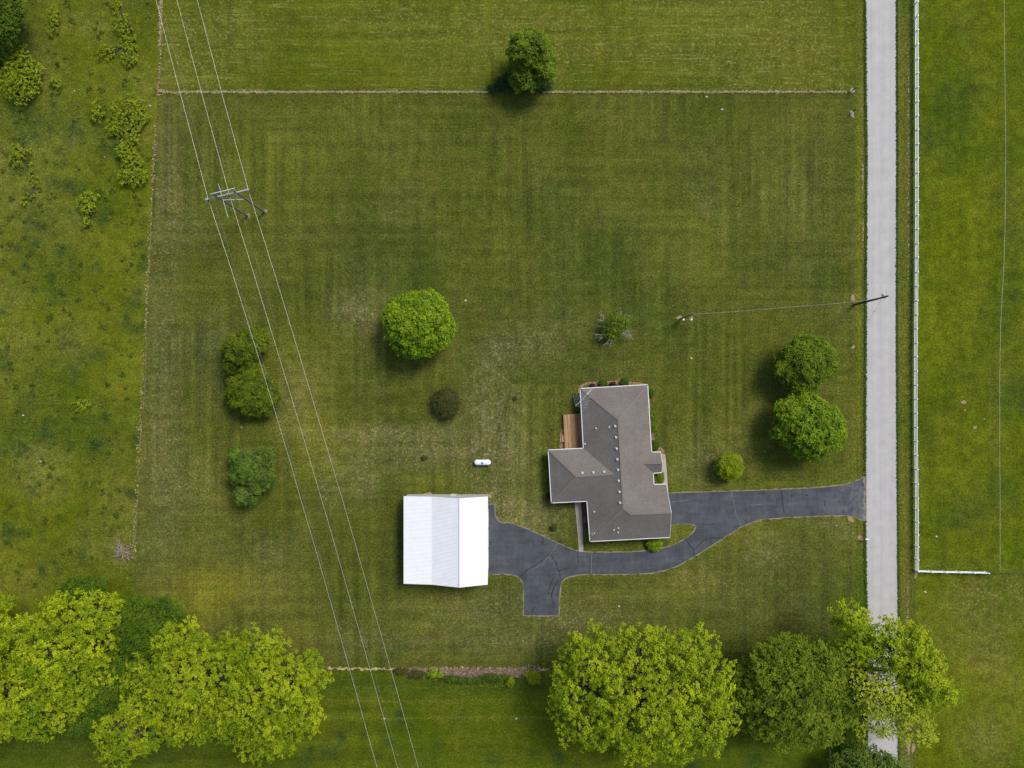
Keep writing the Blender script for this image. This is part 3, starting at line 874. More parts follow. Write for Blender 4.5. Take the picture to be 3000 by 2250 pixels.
plant('understory_tree', 'dark thicket, shade put into its leaf colour, in the unmown corner beside the tree on the top fence line', 'thicket',
      [(1515, 220, 36, 30, .9, .9), (1480, 245, 34, 18, .6, .7), (1450, 260, 22, 8, .4, .5), (1580, 250, 40, 16, .6, .7), (1540, 250, 30, 18, .6, .7)], 'lf_shadow', bough=.7, clumps=22, clumpr=.3, nleaf=9, leaf=.16, trunk=False)
plant('juniper_tree', 'dark yellowish juniper under the power lines, north one of the touching pair', 'tree',
      [(712, 1030, 50, 52, 3.2, 2.8), (745, 1000, 34, 36, 3, 2.2), (690, 1065, 36, 30, 2.6, 2), (735, 1090, 40, 26, 2.6, 2), (668, 1025, 18, 20, 2.2, 1.4)], 'lf_cedar', TG, bough=.62, clumps=20, clumpr=.34, nleaf=11, leaf=.19, aspect=3.2, trunk_r=.16, radial=True, spacing=1.45, base=(720, 1035))
plant('juniper_tree', 'dark yellowish juniper under the power lines, south one of the touching pair', 'tree',
      [(735, 1150, 58, 55, 3.2, 2.8), (705, 1135, 38, 42, 3, 2.2), (790, 1160, 32, 36, 2.8, 2), (740, 1105, 46, 24, 2.6, 1.8), (682, 1165, 22, 22, 2.2, 1.4), (757, 1198, 42, 22, 2.4, 1.8)], 'lf_cedar', TG, bough=.62, clumps=20, clumpr=.34, nleaf=11, leaf=.19, aspect=3.2, trunk_r=.16, radial=True, spacing=1.45, base=(740, 1150))
plant('broadleaf_tree', 'grey green tree on the left of the lawn between the junipers and the corner trees', 'tree',
      [(738, 1375, 44, 46, 3.8, 2.6), (775, 1340, 28, 28, 4, 2), (692, 1335, 22, 26, 2.6, 1.8), (722, 1450, 32, 30, 3.0, 2.0), (778, 1400, 26, 30, 3.4, 2.0), (700, 1390, 26, 26, 3, 2), (752, 1425, 26, 24, 3.2, 2)], 'lf_blue', TG, bough=.62, clumps=17, clumpr=.33, nleaf=11, leaf=.19, trunk_r=.2, spacing=1.15, base=(745, 1385))
plant('broadleaf_tree', 'fine-leaved round green tree by the road, north one of the two near the drive', 'tree',
      [(2362, 1055, 70, 66, 4.5, 3.5), (2310, 1075, 38, 44, 4, 2.6), (2410, 1060, 34, 46, 4.2, 2.6), (2350, 1115, 46, 34, 3.8, 2.4)], 'lf_mid', TG, bough=.8, clumps=34, clumpr=.34, nleaf=11, leaf=.17, aspect=2.0, trunk_r=.2, spacing=.95, fill=1.4, radial=True)
plant('broadleaf_tree', 'lumpy green tree by the road, south one of the two north of the driveway', 'tree',
      [(2372, 1250, 88, 80, 5.2, 4), (2320, 1220, 48, 50, 4.6, 3), (2420, 1260, 50, 60, 4.8, 3), (2365, 1185, 45, 32, 4.6, 2.6), (2370, 1310, 55, 34, 4, 2.5), (2290, 1260, 32, 34, 4, 2.4)], 'lf_round', TG, bough=.75, clumps=20, clumpr=.28, nleaf=12, leaf=.20, trunk_r=.24, spacing=1.0, fill=1.1)
plant('broadleaf_tree', 'small bright green tree on the lawn just north of the driveway', 'tree',
      [(2137, 1365, 36, 36, 2.0, 1.7)], 'lf_weed', TG, bough=.5, clumps=24, clumpr=.24, nleaf=10, leaf=.16, trunk_r=.09, spacing=.72, fill=1.4)
plant('shrub', 'round bronze green bush on the lawn south-east of the ball-shaped tree', 'bush',
      [(1309, 1178, 36, 40, 1.6, 1.5)], 'lf_brown', TG, bough=.5, clumps=22, clumpr=.25, nleaf=9, leaf=.14, trunk_r=.08, spacing=.75, fill=1.3)
plant('broadleaf_tree', 'small half-dead tree with bleached bare branches north of the house', 'tree',
      [(1800, 950, 30, 32, 2.2, 1.5), (1790, 975, 22, 22, 1.8, 1.2), (1825, 945, 20, 20, 2, 1)], 'lf_mid', TG, bough=.42, clumps=8, clumpr=.2, nleaf=6, leaf=.14, trunk_r=.10, bare=.1, spacing=1.0, base=(1797, 965))
# dead limbs of that tree
tr = bpy.context.scene.collection.objects[-1]
root = tr.parent if tr.parent else tr
mb = MB()
b0 = Vector(root.location)
for (x, y) in ((1744, 982), (1750, 935), (1748, 953), (1768, 1010), (1842, 925), (1822, 912), (1850, 970), (1828, 983), (1842, 985), (1792, 992), (1762, 925), (1838, 940), (1757, 995)):
    e = W(x, y, random.uniform(1.5, 2.4)); s = Vector((b0.x, b0.y, 1.0))
    m_ = s.lerp(e, .5) + Vector((random.uniform(-.7, .7), random.uniform(-.7, .7), .3))
    mb.tube([s, m_, e], [.06, .045, .02], 5)
    for k in range(9):
        a = m_.lerp(e, random.random()); d = (e - s).normalized() * .7 + rdir() * 1.1
        mb.tube([a, a + d * random.uniform(.4, 1.0)], [.026, .012], 3)
mb.build('dead_branch', M['deadwood'], root)

# top-left corner
plant('broadleaf_tree', 'dark green tree cut off by the top left corner', 'tree',
      [(10, 40, 55, 70, 5, 3.5), (-30, 80, 60, 60, 5, 3), (30, 5, 40, 40, 5, 3)], 'lf_deep', bough=1.0, clumps=26, clumpr=.4, nleaf=10, leaf=.22, trunk_r=.25)
WG = 'patches of bright weedy saplings in the west pasture'
weeds = [('dense lime green sapling thicket just below the dark corner tree', [(62, 230, 46, 52, 1.2, 1.2), (48, 160, 30, 34, 1, 1)], 1.1),
         ('narrow clump of saplings near the top, right of the dark corner tree', [(158, 48, 16, 26, .7, .7), (153, 85, 14, 16, .6, .6)], .9),
         ('sparse sapling patch near the top edge, left of the dead fence strip', [(358, 62, 24, 18, .6, .6), (360, 90, 22, 14, .6, .6), (340, 20, 14, 20, .5, .5)], .55),
         ('sparse sapling patch below the one at the top edge', [(375, 130, 22, 22, .6, .6), (375, 168, 22, 22, .6, .6), (310, 150, 26, 18, .5, .5)], .5),
         ('little clump of saplings right of the dense thicket', [(166, 240, 18, 16, .6, .6)], .6),
         ('upright clump of saplings beside the largest patch', [(284, 325, 17, 26, .8, .7)], .9),
         ('largest patch of lime green saplings, left of the dead fence strip', [(375, 340, 42, 48, .8, .8), (388, 300, 24, 20, .7, .7), (340, 370, 26, 28, .7, .7), (420, 345, 14, 16, .6, .6), (392, 415, 20, 26, .8, .8), (365, 440, 24, 24, .7, .7)], .75),
         ('bright sapling clump at the foot of the largest patch', [(385, 475, 24, 28, .8, .8), (385, 520, 34, 22, .9, .8), (422, 512, 13, 17, .8, .7)], 1.0),
         ('sapling clump near the left edge, level with the foot of the largest patch', [(48, 455, 22, 28, .7, .7), (78, 445, 18, 10, .5, .5), (90, 500, 8, 20, .4, .4)], .6),
         ('isolated triangular clump of saplings in the upper west pasture', [(255, 600, 24, 26, .9, .8), (252, 645, 12, 18, .7, .6), (262, 578, 22, 14, .7, .6)], 1.0),
         ('tiny isolated sapling clump in the middle of the west pasture', [(232, 1188, 16, 16, .4, .4), (255, 1185, 14, 12, .4, .4)], .5),
         ('faint line of saplings near the left edge, below the level of the largest patch', [(88, 575, 14, 10, .4, .4), (70, 590, 10, 12, .4, .4), (108, 530, 12, 16, .4, .4)], .4)]
for lab, lb, fl in weeds:
    plant('sapling_clump', lab, 'saplings', lb, 'lf_weed', WG, bough=.30, clumps=2, clumpr=.20, nleaf=6, leaf=.19, trunk=False, fill=fl * .75, spacing=1.75, loose=.45, zmin=-.05, upbias=1.0)
HG = 'scrubby bushes on the brush line south of the lawn'
for lab, lb, mt in (('bright green bush in the leaf litter of the south brush line', [(1268, 1972, 12, 12, .8, .7), (1290, 1975, 10, 9, .6, .5)], 'lf_round'),
                    ('lime green bush on the brush line nearest the huge lime tree', [(1563, 1985, 16, 18, 1, .9), (1545, 1975, 10, 8, .7, .6)], 'lf_weed'),
                    ('lime green weed just below the brown end of the litter strip', [(1495, 1998, 9, 14, .5, .5)], 'lf_weed'),
                    ('low dark scrub under the leaf litter on the south brush line', [(1370, 1993, 60, 7, .4, .4), (1450, 1985, 40, 10, .5, .5), (1320, 1988, 30, 8, .4, .4)], 'lf_scrub'),
                    ('low scrub at the west end of the litter strip', [(1220, 1975, 28, 10, .5, .5), (1175, 1966, 20, 9, .4, .4)], 'lf_brown')):
    plant('shrub', lab, 'bush', lb, mt, HG, bough=.45, clumps=16, clumpr=.22, nleaf=8, leaf=.15, trunk=False, spacing=.8)

# shrubs round the house
SG = 'shrubs planted against the house'


def shrub(px, py, rx, ry, h, mat, lab, leaf=.10, **kw):
    zc = h * .45
    return plant('shrub', lab, 'shrub', [(px, py, rx, ry, zc, h * .5)], mat, SG, bough=.32, clumps=20, clumpr=.15, nleaf=9, leaf=leaf, trunk=False, spacing=.62, fill=1.5, **kw)


shrub(1767, 1126, 12, 11, 1.2, 'lf_yew', 'clipped round green shrub, left one of two against the north wall')
shrub(1829, 1121, 11, 11, 1.2, 'lf_yew', 'clipped round green shrub, right one of two against the north wall')
shrub(1735, 1131, 7, 6, .7, 'lf_red', 'small dark red shrub left of both clipped shrubs on the north wall')
shrub(1796, 1127, 9, 7, .7, 'lf_red', 'small dark red shrub between the two clipped shrubs on the north wall')
shrub(1720, 1134, 6, 4, .6, 'lf_mid', 'small light green shrub at the north-west corner of the house')
shrub(1695, 1163, 7, 9, 1.3, 'lf_yew', 'dark green shrub under the television antenna')
shrub(1695, 1195, 7, 8, 1.2, 'lf_yew', 'dark green shrub between the antenna and the deck')
shrub(1906, 1151, 7, 12, .9, 'lf_yew', 'dark low shrub at the top of the east wall')
shrub(1910, 1217, 11, 14, 1.3, 'lf_mid', 'rounded green shrub on the east wall, upper of the touching two')
shrub(1912, 1251, 11, 14, 1.3, 'lf_mid', 'rounded green shrub on the east wall, lower of the touching two')
shrub(1915, 1306, 13, 15, 1.3, 'lf_yew', 'darker round shrub on the east wall beside the porch')
shrub(1934, 1400, 10, 16, 1.2, 'lf_mid', 'green mounded shrub in the notch between porch and garage, nearer the path')
shrub(1922, 1410, 9, 11, 1.0, 'lf_olive', 'yellowish mounded shrub in the notch between porch and garage, nearer the wall')
shrub(1601, 1336, 7, 9, .9, 'lf_mid', 'light green shrub at the corner of the west wing')
shrub(1608, 1452, 7, 7, .8, 'lf_red', 'reddish shrub at the south-west corner of the west wing')
shrub(1917, 1596, 20, 17, 1.3, 'lf_round', 'speckled yellow and green shrub between the south wall and the drive', leaf=.16)
shrub(1723, 1543, 6, 9, .7, 'lf_brown', 'dark shrub in the brown bed beside the path')
plant('shrub', 'small twiggy brown bush on the lawn between barn drive and house path', 'bush', [(1624, 1544, 10, 10, .5, .5)], 'lf_brown', None, bough=.3, clumps=12, clumpr=.14, nleaf=6, leaf=.09, trunk=False)
plant('shrub', 'tiny twiggy bush on the lawn straight above the white barn', 'bush', [(1242, 1341, 9, 8, .35, .35)], 'lf_brown', None, bough=.3, clumps=10, clumpr=.14, nleaf=6, leaf=.09, trunk=False)
plant('shrub', 'tiny dark twiggy bush on the lawn left of the house', 'bush', [(1510, 1167, 6, 6, .3, .3)], 'lf_brown', None, bough=.25, clumps=10, clumpr=.12, nleaf=6, leaf=.08, trunk=False)

# straw and tufts: nobody could count them


def scatter(name, mat, pts, size, aspect, up=.6, tint=None):
    c = np.array(pts)
    n = len(c)
    nr = RNG.normal(0, .5, (n, 3)); nr[:, 2] = up + abs(nr[:, 2])
    o = leaf_mesh(name, mat, c, nr, size, aspect, None, tint)
    return tag(o, kind='stuff')


pts = []
for (x0, x1, n) in ((462, 1440, 2000), (1590, 2480, 1900)):
    for _ in range(n):
        w = 3.0 + 1.6 * math.sin(x0 * .1)
        p = W(random.uniform(x0, x1), 270 + random.gauss(0, 1.4), 0); pts.append((p.x, p.y, random.uniform(.04, .16)))
for _ in range(1300):
    y = random.choice((random.uniform(-60, 262), random.uniform(350, 1650)))
    dens = .35 + .65 * (math.sin(y * .023) * math.sin(y * .0071 + 1) > .05)
    if random.random() > dens: continue
    p = W(float(interp(WESTLINE, y)) - 1 + random.gauss(0, 2.4) - (4 if random.random() < .3 else 0), y, 0); pts.append((p.x, p.y, random.uniform(.04, .2)))
o = scatter('dead_grass', M['lf_straw'], pts, .14, 2.6)
tag(o, 'pale dead grass lying along the old top and left fence lines', 'dead grass')
pts = []
for (yy, x0, x1, n) in ((2052, 960, 1550, 420), (2102, 940, 1720, 700), (2013, 990, 1120, 60), (2012, 1200, 1500, 120), (2090, 1000, 1100, 50), (2195, 60, 500, 60), (2060, 1300, 1600, 100)):
    for _ in range(int(n * 1.3)):
        x = random.uniform(x0, x1)
        p = W(x, yy + random.gauss(0, 2.4) + 3 * math.sin(x * .012), 0); pts.append((p.x, p.y, random.uniform(.03, .10)))
tag(scatter('mown_rows', M['lf_weed'], pts, .085, 1.8), 'faint pale mowing rows in the field south of the brush line', 'grass')
pts = []
for _ in range(3500):
    x = random.uniform(1190, 1580); p = W(x, 1969 + random.gauss(0, 6) - (4 if x > 1540 else 0), 0); pts.append((p.x, p.y, random.uniform(.05, .25)))
o = scatter('brush_litter', M['lf_litter'], pts, .17, 3.0)
tag(o, 'pinkish tan twigs and leaves heaped on the south brush line', 'brush litter')
pts = []
for _ in range(14000):
    y = random.uniform(0, 2250); side = random.random()
    if side < .5: x = interp(ROADL, y) + random.gauss(-1.0, 1.5)
    else: x = interp(ROADR, y) + random.gauss(1.2, 1.3)
    if side < .5 and 1395 < y < 1526: continue
    p = W(float(x), y, 0); pts.append((p.x, p.y, random.uniform(.05, .12)))
o = scatter('verge_grass', M['lf_scrub'], pts, .20, 1.8)
tag(o, 'ragged tufts of grass growing over both road edges', 'grass')
pts = []
tn = []
for _ in range(420):
    cx = random.uniform(-20, 440); cy = random.uniform(0, 1720); r = random.uniform(3, 9); t0 = random.uniform(0, 1)
    if cx > interp(WESTLINE, cy) - 10: continue
    for _ in range(int(r * 4)):
        p = W(cx + random.gauss(0, r * .5), cy + random.gauss(0, r * .5), 0); pts.append((p.x, p.y, random.uniform(.05, .16))); tn.append(t0 + random.gauss(0, .2))
o = scatter('pasture_grass', M['lf_tuft'], pts, .20, 2.4, tint=np.array(tn))
tag(o, 'rough tall grass tufts spread over the west pasture', 'grass')

pts = []
for _ in range(420):
    u = random.random(); x = 2418 + 22 * u + 5 * math.sin(u * 5) + random.gauss(0, 1.2); p = W(x, 2165 + 95 * u, 0)
    if random.random() < .7: pts.append((p.x, p.y, random.uniform(.03, .08)))
for (yy0, yy1, xx) in ((480, 560, 2527), (640, 705, 2528), (150, 600, 2661), (600, 820, 2661), (1710, 1900, 2659)):
    for _ in range(int((yy1 - yy0) * (.9 if xx < 2600 else .25))):
        p = W(xx + random.gauss(0, 1.3), random.uniform(yy0, yy1), 0); pts.append((p.x, p.y, random.uniform(.03, .08)))
tag(scatter('dead_grass', M['lf_straw'], pts, .15, 1.8), 'pale dry litter beside the road and along a track by the olive tree', 'dead grass')

# ---------------------------------------------------------------- white barn
ze, zl, zw, zr = 4.5, 4.6, 4.0, 6.3
bN = {}
X = lambda px, z: (px - 1500) * S * (1 - z / H)
Y = lambda py, z: (1125 - py) * S * (1 - z / H)
xw, xm, xr_, xe = X(1182.5, zw), X(1266.6, zl), X(1345.5, zr), X(1429, ze)
yn, ys_ = Y(1455.7, ze), Y(1711.5, ze)
barn = thing('barn', 'long white metal barn with a ribbed roof beside the dark turning place', 'barn', ((xw + xe) / 2, (yn + ys_) / 2, 0))
prof = [(xw, zw), (xm, zl), (xr_, zr), (xe, ze)]
wl_, wr = xw + .12, xe - .05
wn, wsz = Y(1448, 0) - .02, ys_ + .35
# walls with ribs
m = MB()


def rz_at(x): return float(np.interp(x, [p[0] for p in prof], [p[1] for p in prof])) - .07


cols = np.linspace(wl_, wr, 60)
for yy in (wn, wsz):
    for i in range(len(cols) - 1):
        a, b = cols[i], cols[i + 1]
        d = .0 if i % 2 else .045
        y2 = yy + (d if yy == wn else -d)
        q = [(a, y2, -.05), (b, y2, -.05), (b, y2, rz_at(b)), (a, y2, rz_at(a))]
        m.add(q, [(3, 2, 1, 0)] if yy == wn else [(0, 1, 2, 3)])
        m.add([(b, yy, -.05), (b, yy + (.045 if yy == wn else -.045), -.05), (b, yy + (.045 if yy == wn else -.045), rz_at(b)), (b, yy, rz_at(b))], [(0, 1, 2, 3)])
m.add([(wl_, wn, -.05), (wl_, wsz, -.05), (wl_, wsz, rz_at(wl_)), (wl_, wn, rz_at(wl_))], [(0, 1, 2, 3)])
m.add([(wr, wn, -.05), (wr, wsz, -.05), (wr, wsz, rz_at(wr)), (wr, wn, rz_at(wr))], [(3, 2, 1, 0)])
wall = m.build('wall', M['barnwall'], barn)
m = MB()
nr_ = 66
for i in range(3):
    (xa, za), (xb, zb) = prof[i], prof[i + 1]
    m.add([(xa, ys_, za), (xb, ys_, zb), (xb, yn, zb), (xa, yn, za)], [(0, 1, 2, 3)])
    m.add([(xa, ys_, za - .06), (xb, ys_, zb - .06), (xb, yn, zb - .06), (xa, yn, za - .06)], [(3, 2, 1, 0)])
    m.add([(xa, ys_, za - .06), (xb, ys_, zb - .06), (xb, ys_, zb), (xa, ys_, za)], [(0, 1, 2, 3)])
    m.add([(xa, yn, za - .06), (xb, yn, zb - .06), (xb, yn, zb), (xa, yn, za)], [(3, 2, 1, 0)])
    for k in range(nr_):
        y0 = ys_ + (yn - ys_) * (k + .5) / nr_
        w0, w1, h = .055, .02, .035
        v = []
        for (xx, zz) in ((xa, za), (xb, zb)):
            v += [(xx, y0 - w0, zz + .001), (xx, y0 - w1, zz + h), (xx, y0 + w1, zz + h), (xx, y0 + w0, zz + .001)]
        m.add(v, [(0, 4, 5, 1), (1, 5, 6, 2), (2, 6, 7, 3), (3, 7, 4, 0)])
for (xx, zz, s) in ((prof[0][0], prof[0][1], -1), (prof[3][0], prof[3][1], 1)):
    m.add([(xx, ys_, zz - .06), (xx, yn, zz - .06), (xx, yn, zz), (xx, ys_, zz)], [(0, 1, 2, 3)] if s > 0 else [(3, 2, 1, 0)])
roof = m.build('roof', M['metalroof'], barn)
m = MB()
m.add([(xr_ - .16, ys_ - .02, zr - .01), (xr_, ys_ - .02, zr + .07), (xr_ + .16, ys_ - .02, zr - .01), (xr_ - .16, yn + .02, zr - .01), (xr_, yn + .02, zr + .07), (xr_ + .16, yn + .02, zr - .01)],
      [(0, 1, 4, 3), (1, 2, 5, 4), (0, 2, 1), (3, 4, 5)])
m.build('ridge_cap', M['metalcap'], roof)
m = MB(); m.box((xm, (ys_ + yn) / 2, zl + .03), .09, ys_ - yn, .02)
m.build('flashing', M['metalcap'], roof)
for yy, s in ((ys_, -1), (yn, 1)):
    m = MB()
    for i in range(3):
        a, b = prof[i], prof[i + 1]
        m.bar((a[0], yy + s * .03, a[1] - .05), (b[0], yy + s * .03, b[1] - .05), .05, .16)
    m.build('rake_trim', M['white'], roof)
# openings
m = MB(); m.box((X(1327, 2), wn + .07, 1.05), .95, .06, 2.05); d = m.build('door', M['white'], barn)
m = MB(); m.lathe((X(1327, 2) + .36, wn + .12, 1.0), [(.03, -.02), (.04, .02), (.02, .05)], 8, 'Y'); m.build('handle', M['darkmetal'], d)
for px in (1346, 1354):
    m = MB(); m.box((X(px, 2), wn + .075, 1.7), .52, .06, .7); wd = m.build('window', M['white'], barn)
    m = MB(); m.box((X(px, 2), wn + .115, 1.7), .44, .03, .6); m.build('pane', M['glass'], wd)
for py in (1520, 1580, 1640):
    m = MB()
    for k in range(5): m.box((wr + .04, Y(py, 1.5), .35 + k * .6), .05, 3.0, .57)
    m.build('overhead_door', M['white'], barn)
m = MB(); m.box((wl_ - .06, (yn + ys_) / 2, zw - .18), .10, ys_ - yn - .02 if ys_ > yn else yn - ys_, .12); m.build('gutter', M['white'], barn)

# ---------------------------------------------------------------- house
E = 2.7
eav = {'A': (1700.4, 1138.9), 'B': (1896.8, 1127.7), 'C': (1908.4, 1325.2), 'D': (1935, 1325), 'F': (1938.4, 1383.8), 'G': (1913, 1385.6), 'H': (1915.3, 1420),
       'I': (1951.8, 1419.3), 'J': (1962.3, 1573.7), 'K': (1729, 1585.7), 'L': (1720.3, 1467.7), 'M': (1616, 1472.4), 'N': (1607, 1319), 'O': (1710, 1314)}
P = {k: W(v[0], v[1], E) for k, v in eav.items()}
P['R1'] = W(1811.4, 1230, 5.8); P['R2'] = W(1826, 1490.5, 5.8); P['Rg'] = W(1847.6, 1506.8, 5.15); P['Pg'] = W(1964.5, 1503, 5.15)
P['Pg'].x = P['I'].lerp(P['J'], .53).x + .0
P['Rw1'] = W(1688.4, 1396.5, 5.05); P['Rw2'] = W(1798.8, 1389, 5.15); P['Rp1'] = W(1885.6, 1358.5, 3.65); P['Rp2'] = W(1938.8, 1356.7, 3.68)
P['Rp2'].x = P['D'].lerp(P['F'], .5).x
house = thing('house', 'single-storey house with a grey brown hip roof and a west wing', 'house', (P['R1'].lerp(P['R2'], .5).x, P['R1'].lerp(P['R2'], .5).y, 0))
m = MB()
for f in (('A', 'B', 'R1'), ('B', 'C', 'Rp1', 'G', 'H', 'Rg', 'R2', 'R1'), ('C', 'D', 'Rp2', 'Rp1'), ('Rp2', 'F', 'G', 'Rp1'), ('H', 'I', 'Pg', 'Rg'), ('K', 'J', 'Pg', 'Rg', 'R2'),
          ('A', 'R1', 'R2', 'K', 'L', 'Rw2', 'O'), ('O', 'N', 'Rw1', 'Rw2'), ('N', 'M', 'Rw1'), ('M', 'L', 'Rw2', 'Rw1')):
    m.poly([P[k] for k in f])
hroof = m.build('roof', M['shingle'], house)
m = MB()
for a, b in (('A', 'R1'), ('B', 'R1'), ('R1', 'R2'), ('R2', 'K'), ('R2', 'Rg'), ('Rg', 'Pg'), ('N', 'Rw1'), ('M', 'Rw1'), ('Rw1', 'Rw2'), ('Rp1', 'Rp2')):
    m.bar(P[a] + Vector((0, 0, .015)), P[b] + Vector((0, 0, .015)), .26, .05)
m.build('ridge_cap', M['ridge'], hroof)
ring = ['A', 'B', 'C', 'D', 'F', 'G', 'H', 'I', 'J', 'K', 'L', 'M', 'N', 'O']
m = MB()
cx = sum((P[k] for k in ring), Vector()) / len(ring)
for i, k in enumerate(ring):
    a, b = P[k], P[ring[(i + 1) % len(ring)]]
    if (k, ring[(i + 1) % len(ring)]) in (('D', 'F'), ('I', 'J')): continue
    d = (b - a).normalized(); n = Vector((-d.y, d.x, 0))     # ring runs clockwise seen from above, so this is outward
    m.bar(a + n * .05 + Vector((0, 0, -.07)) - d * .03, b + n * .05 + Vector((0, 0, -.07)) + d * .03, .12, .13)
m.build('gutter', M['white'], house)
for a, pk, b in (('I', 'Pg', 'J'), ('D', 'Rp2', 'F')):
    m = MB()
    m.bar(P[a] + Vector((.03, 0, -.09)), P[pk] + Vector((.03, 0, -.09)), .05, .17)
    m.build('rake_trim', M['white'], house)
    m = MB()
    m.bar(P[pk] + Vector((.03, 0, -.09)), P[b] + Vector((.03, 0, -.09)), .05, .17)
    m.build('rake_trim', M['white'], house)
m = MB()
m.poly([Vector((P[k].x, P[k].y, E - .16)) for k in ring]); m.build('soffit', M['white'], house)


def offset_poly(pts, d):
    n = len(pts); out = []
    for i in range(n):
        p0, p1, p2 = pts[i - 1], pts[i], pts[(i + 1) % n]
        d1 = (p1 - p0).normalized(); d2 = (p2 - p1).normalized()
        n1 = Vector((d1.y, -d1.x)); n2 = Vector((d2.y, -d2.x))
        b = n1 + n2
        if b.length < 1e-6: out.append(p1 + n1 * d); continue
        b.normalize()
        out.append(p1 + b * (d / max(.35, b.dot(n1))))
    return out


wp = ['A', 'B', 'C', 'G', 'H', 'I', 'J', 'K', 'L', 'M', 'N', 'O']
wring = offset_poly([Vector((P[k].x, P[k].y)) for k in wp], .42)
m = MB(); m.prism(wring, -.05, E - .17)
gx = wring[5].lerp(wring[6], .53)
m.add([(wring[5].x, wring[5].y, E - .2), (wring[6].x, wring[6].y, E - .2), (gx.x, gx.y, 4.7)], [(0, 1, 2), (2, 1, 0)])
hwall = m.build('wall', M['brick'], house)


def opening(i, t, w, h, z0, name='window', mat='glass'):
    a, b = wring[i], wring[(i + 1) % len(wring)]
    d = (b - a).normalized(); n = Vector((-d.y, d.x)); c = a.lerp(b, t)
    an = math.atan2(d.y, d.x)
    m = MB(); m.box((c.x + n.x * .03, c.y + n.y * .03, z0 + h / 2), w + .16, .08, h + .16, an); fr = m.build(name, M['white'], house)
    if mat:
        m = MB(); m.box((c.x + n.x * .075, c.y + n.y * .075, z0 + h / 2), w, .03, h, an); m.build('pane' if name == 'window' else 'panel', M[mat], fr)


for i, t in ((0, .25), (0, .72), (1, .2), (1, .45), (1, .75), (6, .3), (6, .7), (7, .5), (8, .4), (9, .3), (9, .7), (10, .4), (11, .2), (11, .8)): opening(i, t, 1.3, 1.15, .95)
opening(11, .5, 1.8, 2.0, .15, 'door', 'glass'); opening(2, .5, .95, 2.0, .1, 'door', 'wood'); opening(7, .15, .9, 2.0, .1, 'door', 'white')
opening(5, .27, 2.6, 2.1, .05, 'garage_door', 'white'); opening(5, .72, 2.6, 2.1, .05, 'garage_door', 'white')
for k in ('D', 'F'):
    p = P[k] + Vector((-.3, .3 if k == 'F' else -.3, 0))
    m = MB(); m.box((p.x, p.y, 1.28), .16, .16, 2.56); m.build('porch_post', M['white'], house)


def roof_z(x, y):
    """height of the roof surface above plan point"""
    best = 0
    for pf in hroof.data.polygons:
        vv = [hroof.data.vertices[i].co + house.location for i in pf.vertices]
        a, b, c = vv[:3]
        det = (b.y - c.y) * (a.x - c.x) + (c.x - b.x) * (a.y - c.y)
        if abs(det) < 1e-9: continue
        u = ((b.y - c.y) * (x - c.x) + (c.x - b.x) * (y - c.y)) / det
        v = ((c.y - a.y) * (x - c.x) + (a.x - c.x) * (y - c.y)) / det
        if u >= -1e-3 and v >= -1e-3 and u + v <= 1.001: best = max(best, u * a.z + v * b.z + (1 - u - v) * c.z)
    return best


def on_roof(zx, zy, h=.15):
    px, py = 1560 + zx / 2.764, 1060 + zy / 2.764
    z = 5.0
    for _ in range(4):
        p = W(px, py, z); z = roof_z(p.x, p.y) + h
    return W(px, py, z) - Vector((0, 0, h))


for zx, zy in ((671, 521), (678, 612), (683, 703), (689, 790), (694, 875), (700, 964), (706, 1054), (711, 1142), (405, 901), (493, 897), (581, 891)):
    p = on_roof(zx, zy)
    m = MB(); m.box(p + Vector((0, 0, .05)), .26, .26, .22, .06); m.box(p + Vector((0, 0, .19)), .31, .31, .06, .06)
    m.box(p + Vector((0, 0, .0)), .40, .40, .04, .06)
    m.build('roof_vent', M['ventmetal'], hroof)
for zx, zy in ((517, 540), (625, 530), (427, 667), (502, 1217), (660, 1364), (697, 1348), (694, 1384)):
    p = on_roof(zx, zy, .3)
    m = MB(); m.tube([p + Vector((0, 0, -.1)), p + Vector((0, 0, .38))], .065, 8); m.lathe(p + Vector((0, 0, -.03)), [(.17, 0), (.09, .09)], 8)
    m.build('vent_pipe', M['white'], hroof)
# satellite dish
p = on_roof(505, 1392, .3)
m = MB(); m.tube([p, p + Vector((0, 0, .35)), p + Vector((-.25, .05, .55))], .03, 6); m.box(p, .3, .3, .04)
dish = m.build('satellite_dish', M['alu'], house)
m = MB()
c = p + Vector((-.3, .05, .6)); ax = Vector((-.85, .1, .55)).normalized(); q = ax.to_track_quat('Z', 'Y').to_matrix()
v = []; f = []
for i in range(5):
    r = .36 * i / 4
    for k in range(16):
        a = 2 * math.pi * k / 16; v.append(c + q @ Vector((r * math.cos(a) * .85, r * 1.1 * math.sin(a), .10 * (i / 4) ** 2)))
for i in range(4):
    for k in range(16): f.append((i * 16 + k, i * 16 + (k + 1) % 16, (i + 1) * 16 + (k + 1) % 16, (i + 1) * 16 + k))
m.add(v, f); m.build('reflector', M['alu'], dish)
m = MB(); m.tube([p + Vector((-.2, .05, .5)), c + ax * .42 + Vector((0, 0, -.15))], .02, 5); m.build('feed_arm', M['darkmetal'], dish)
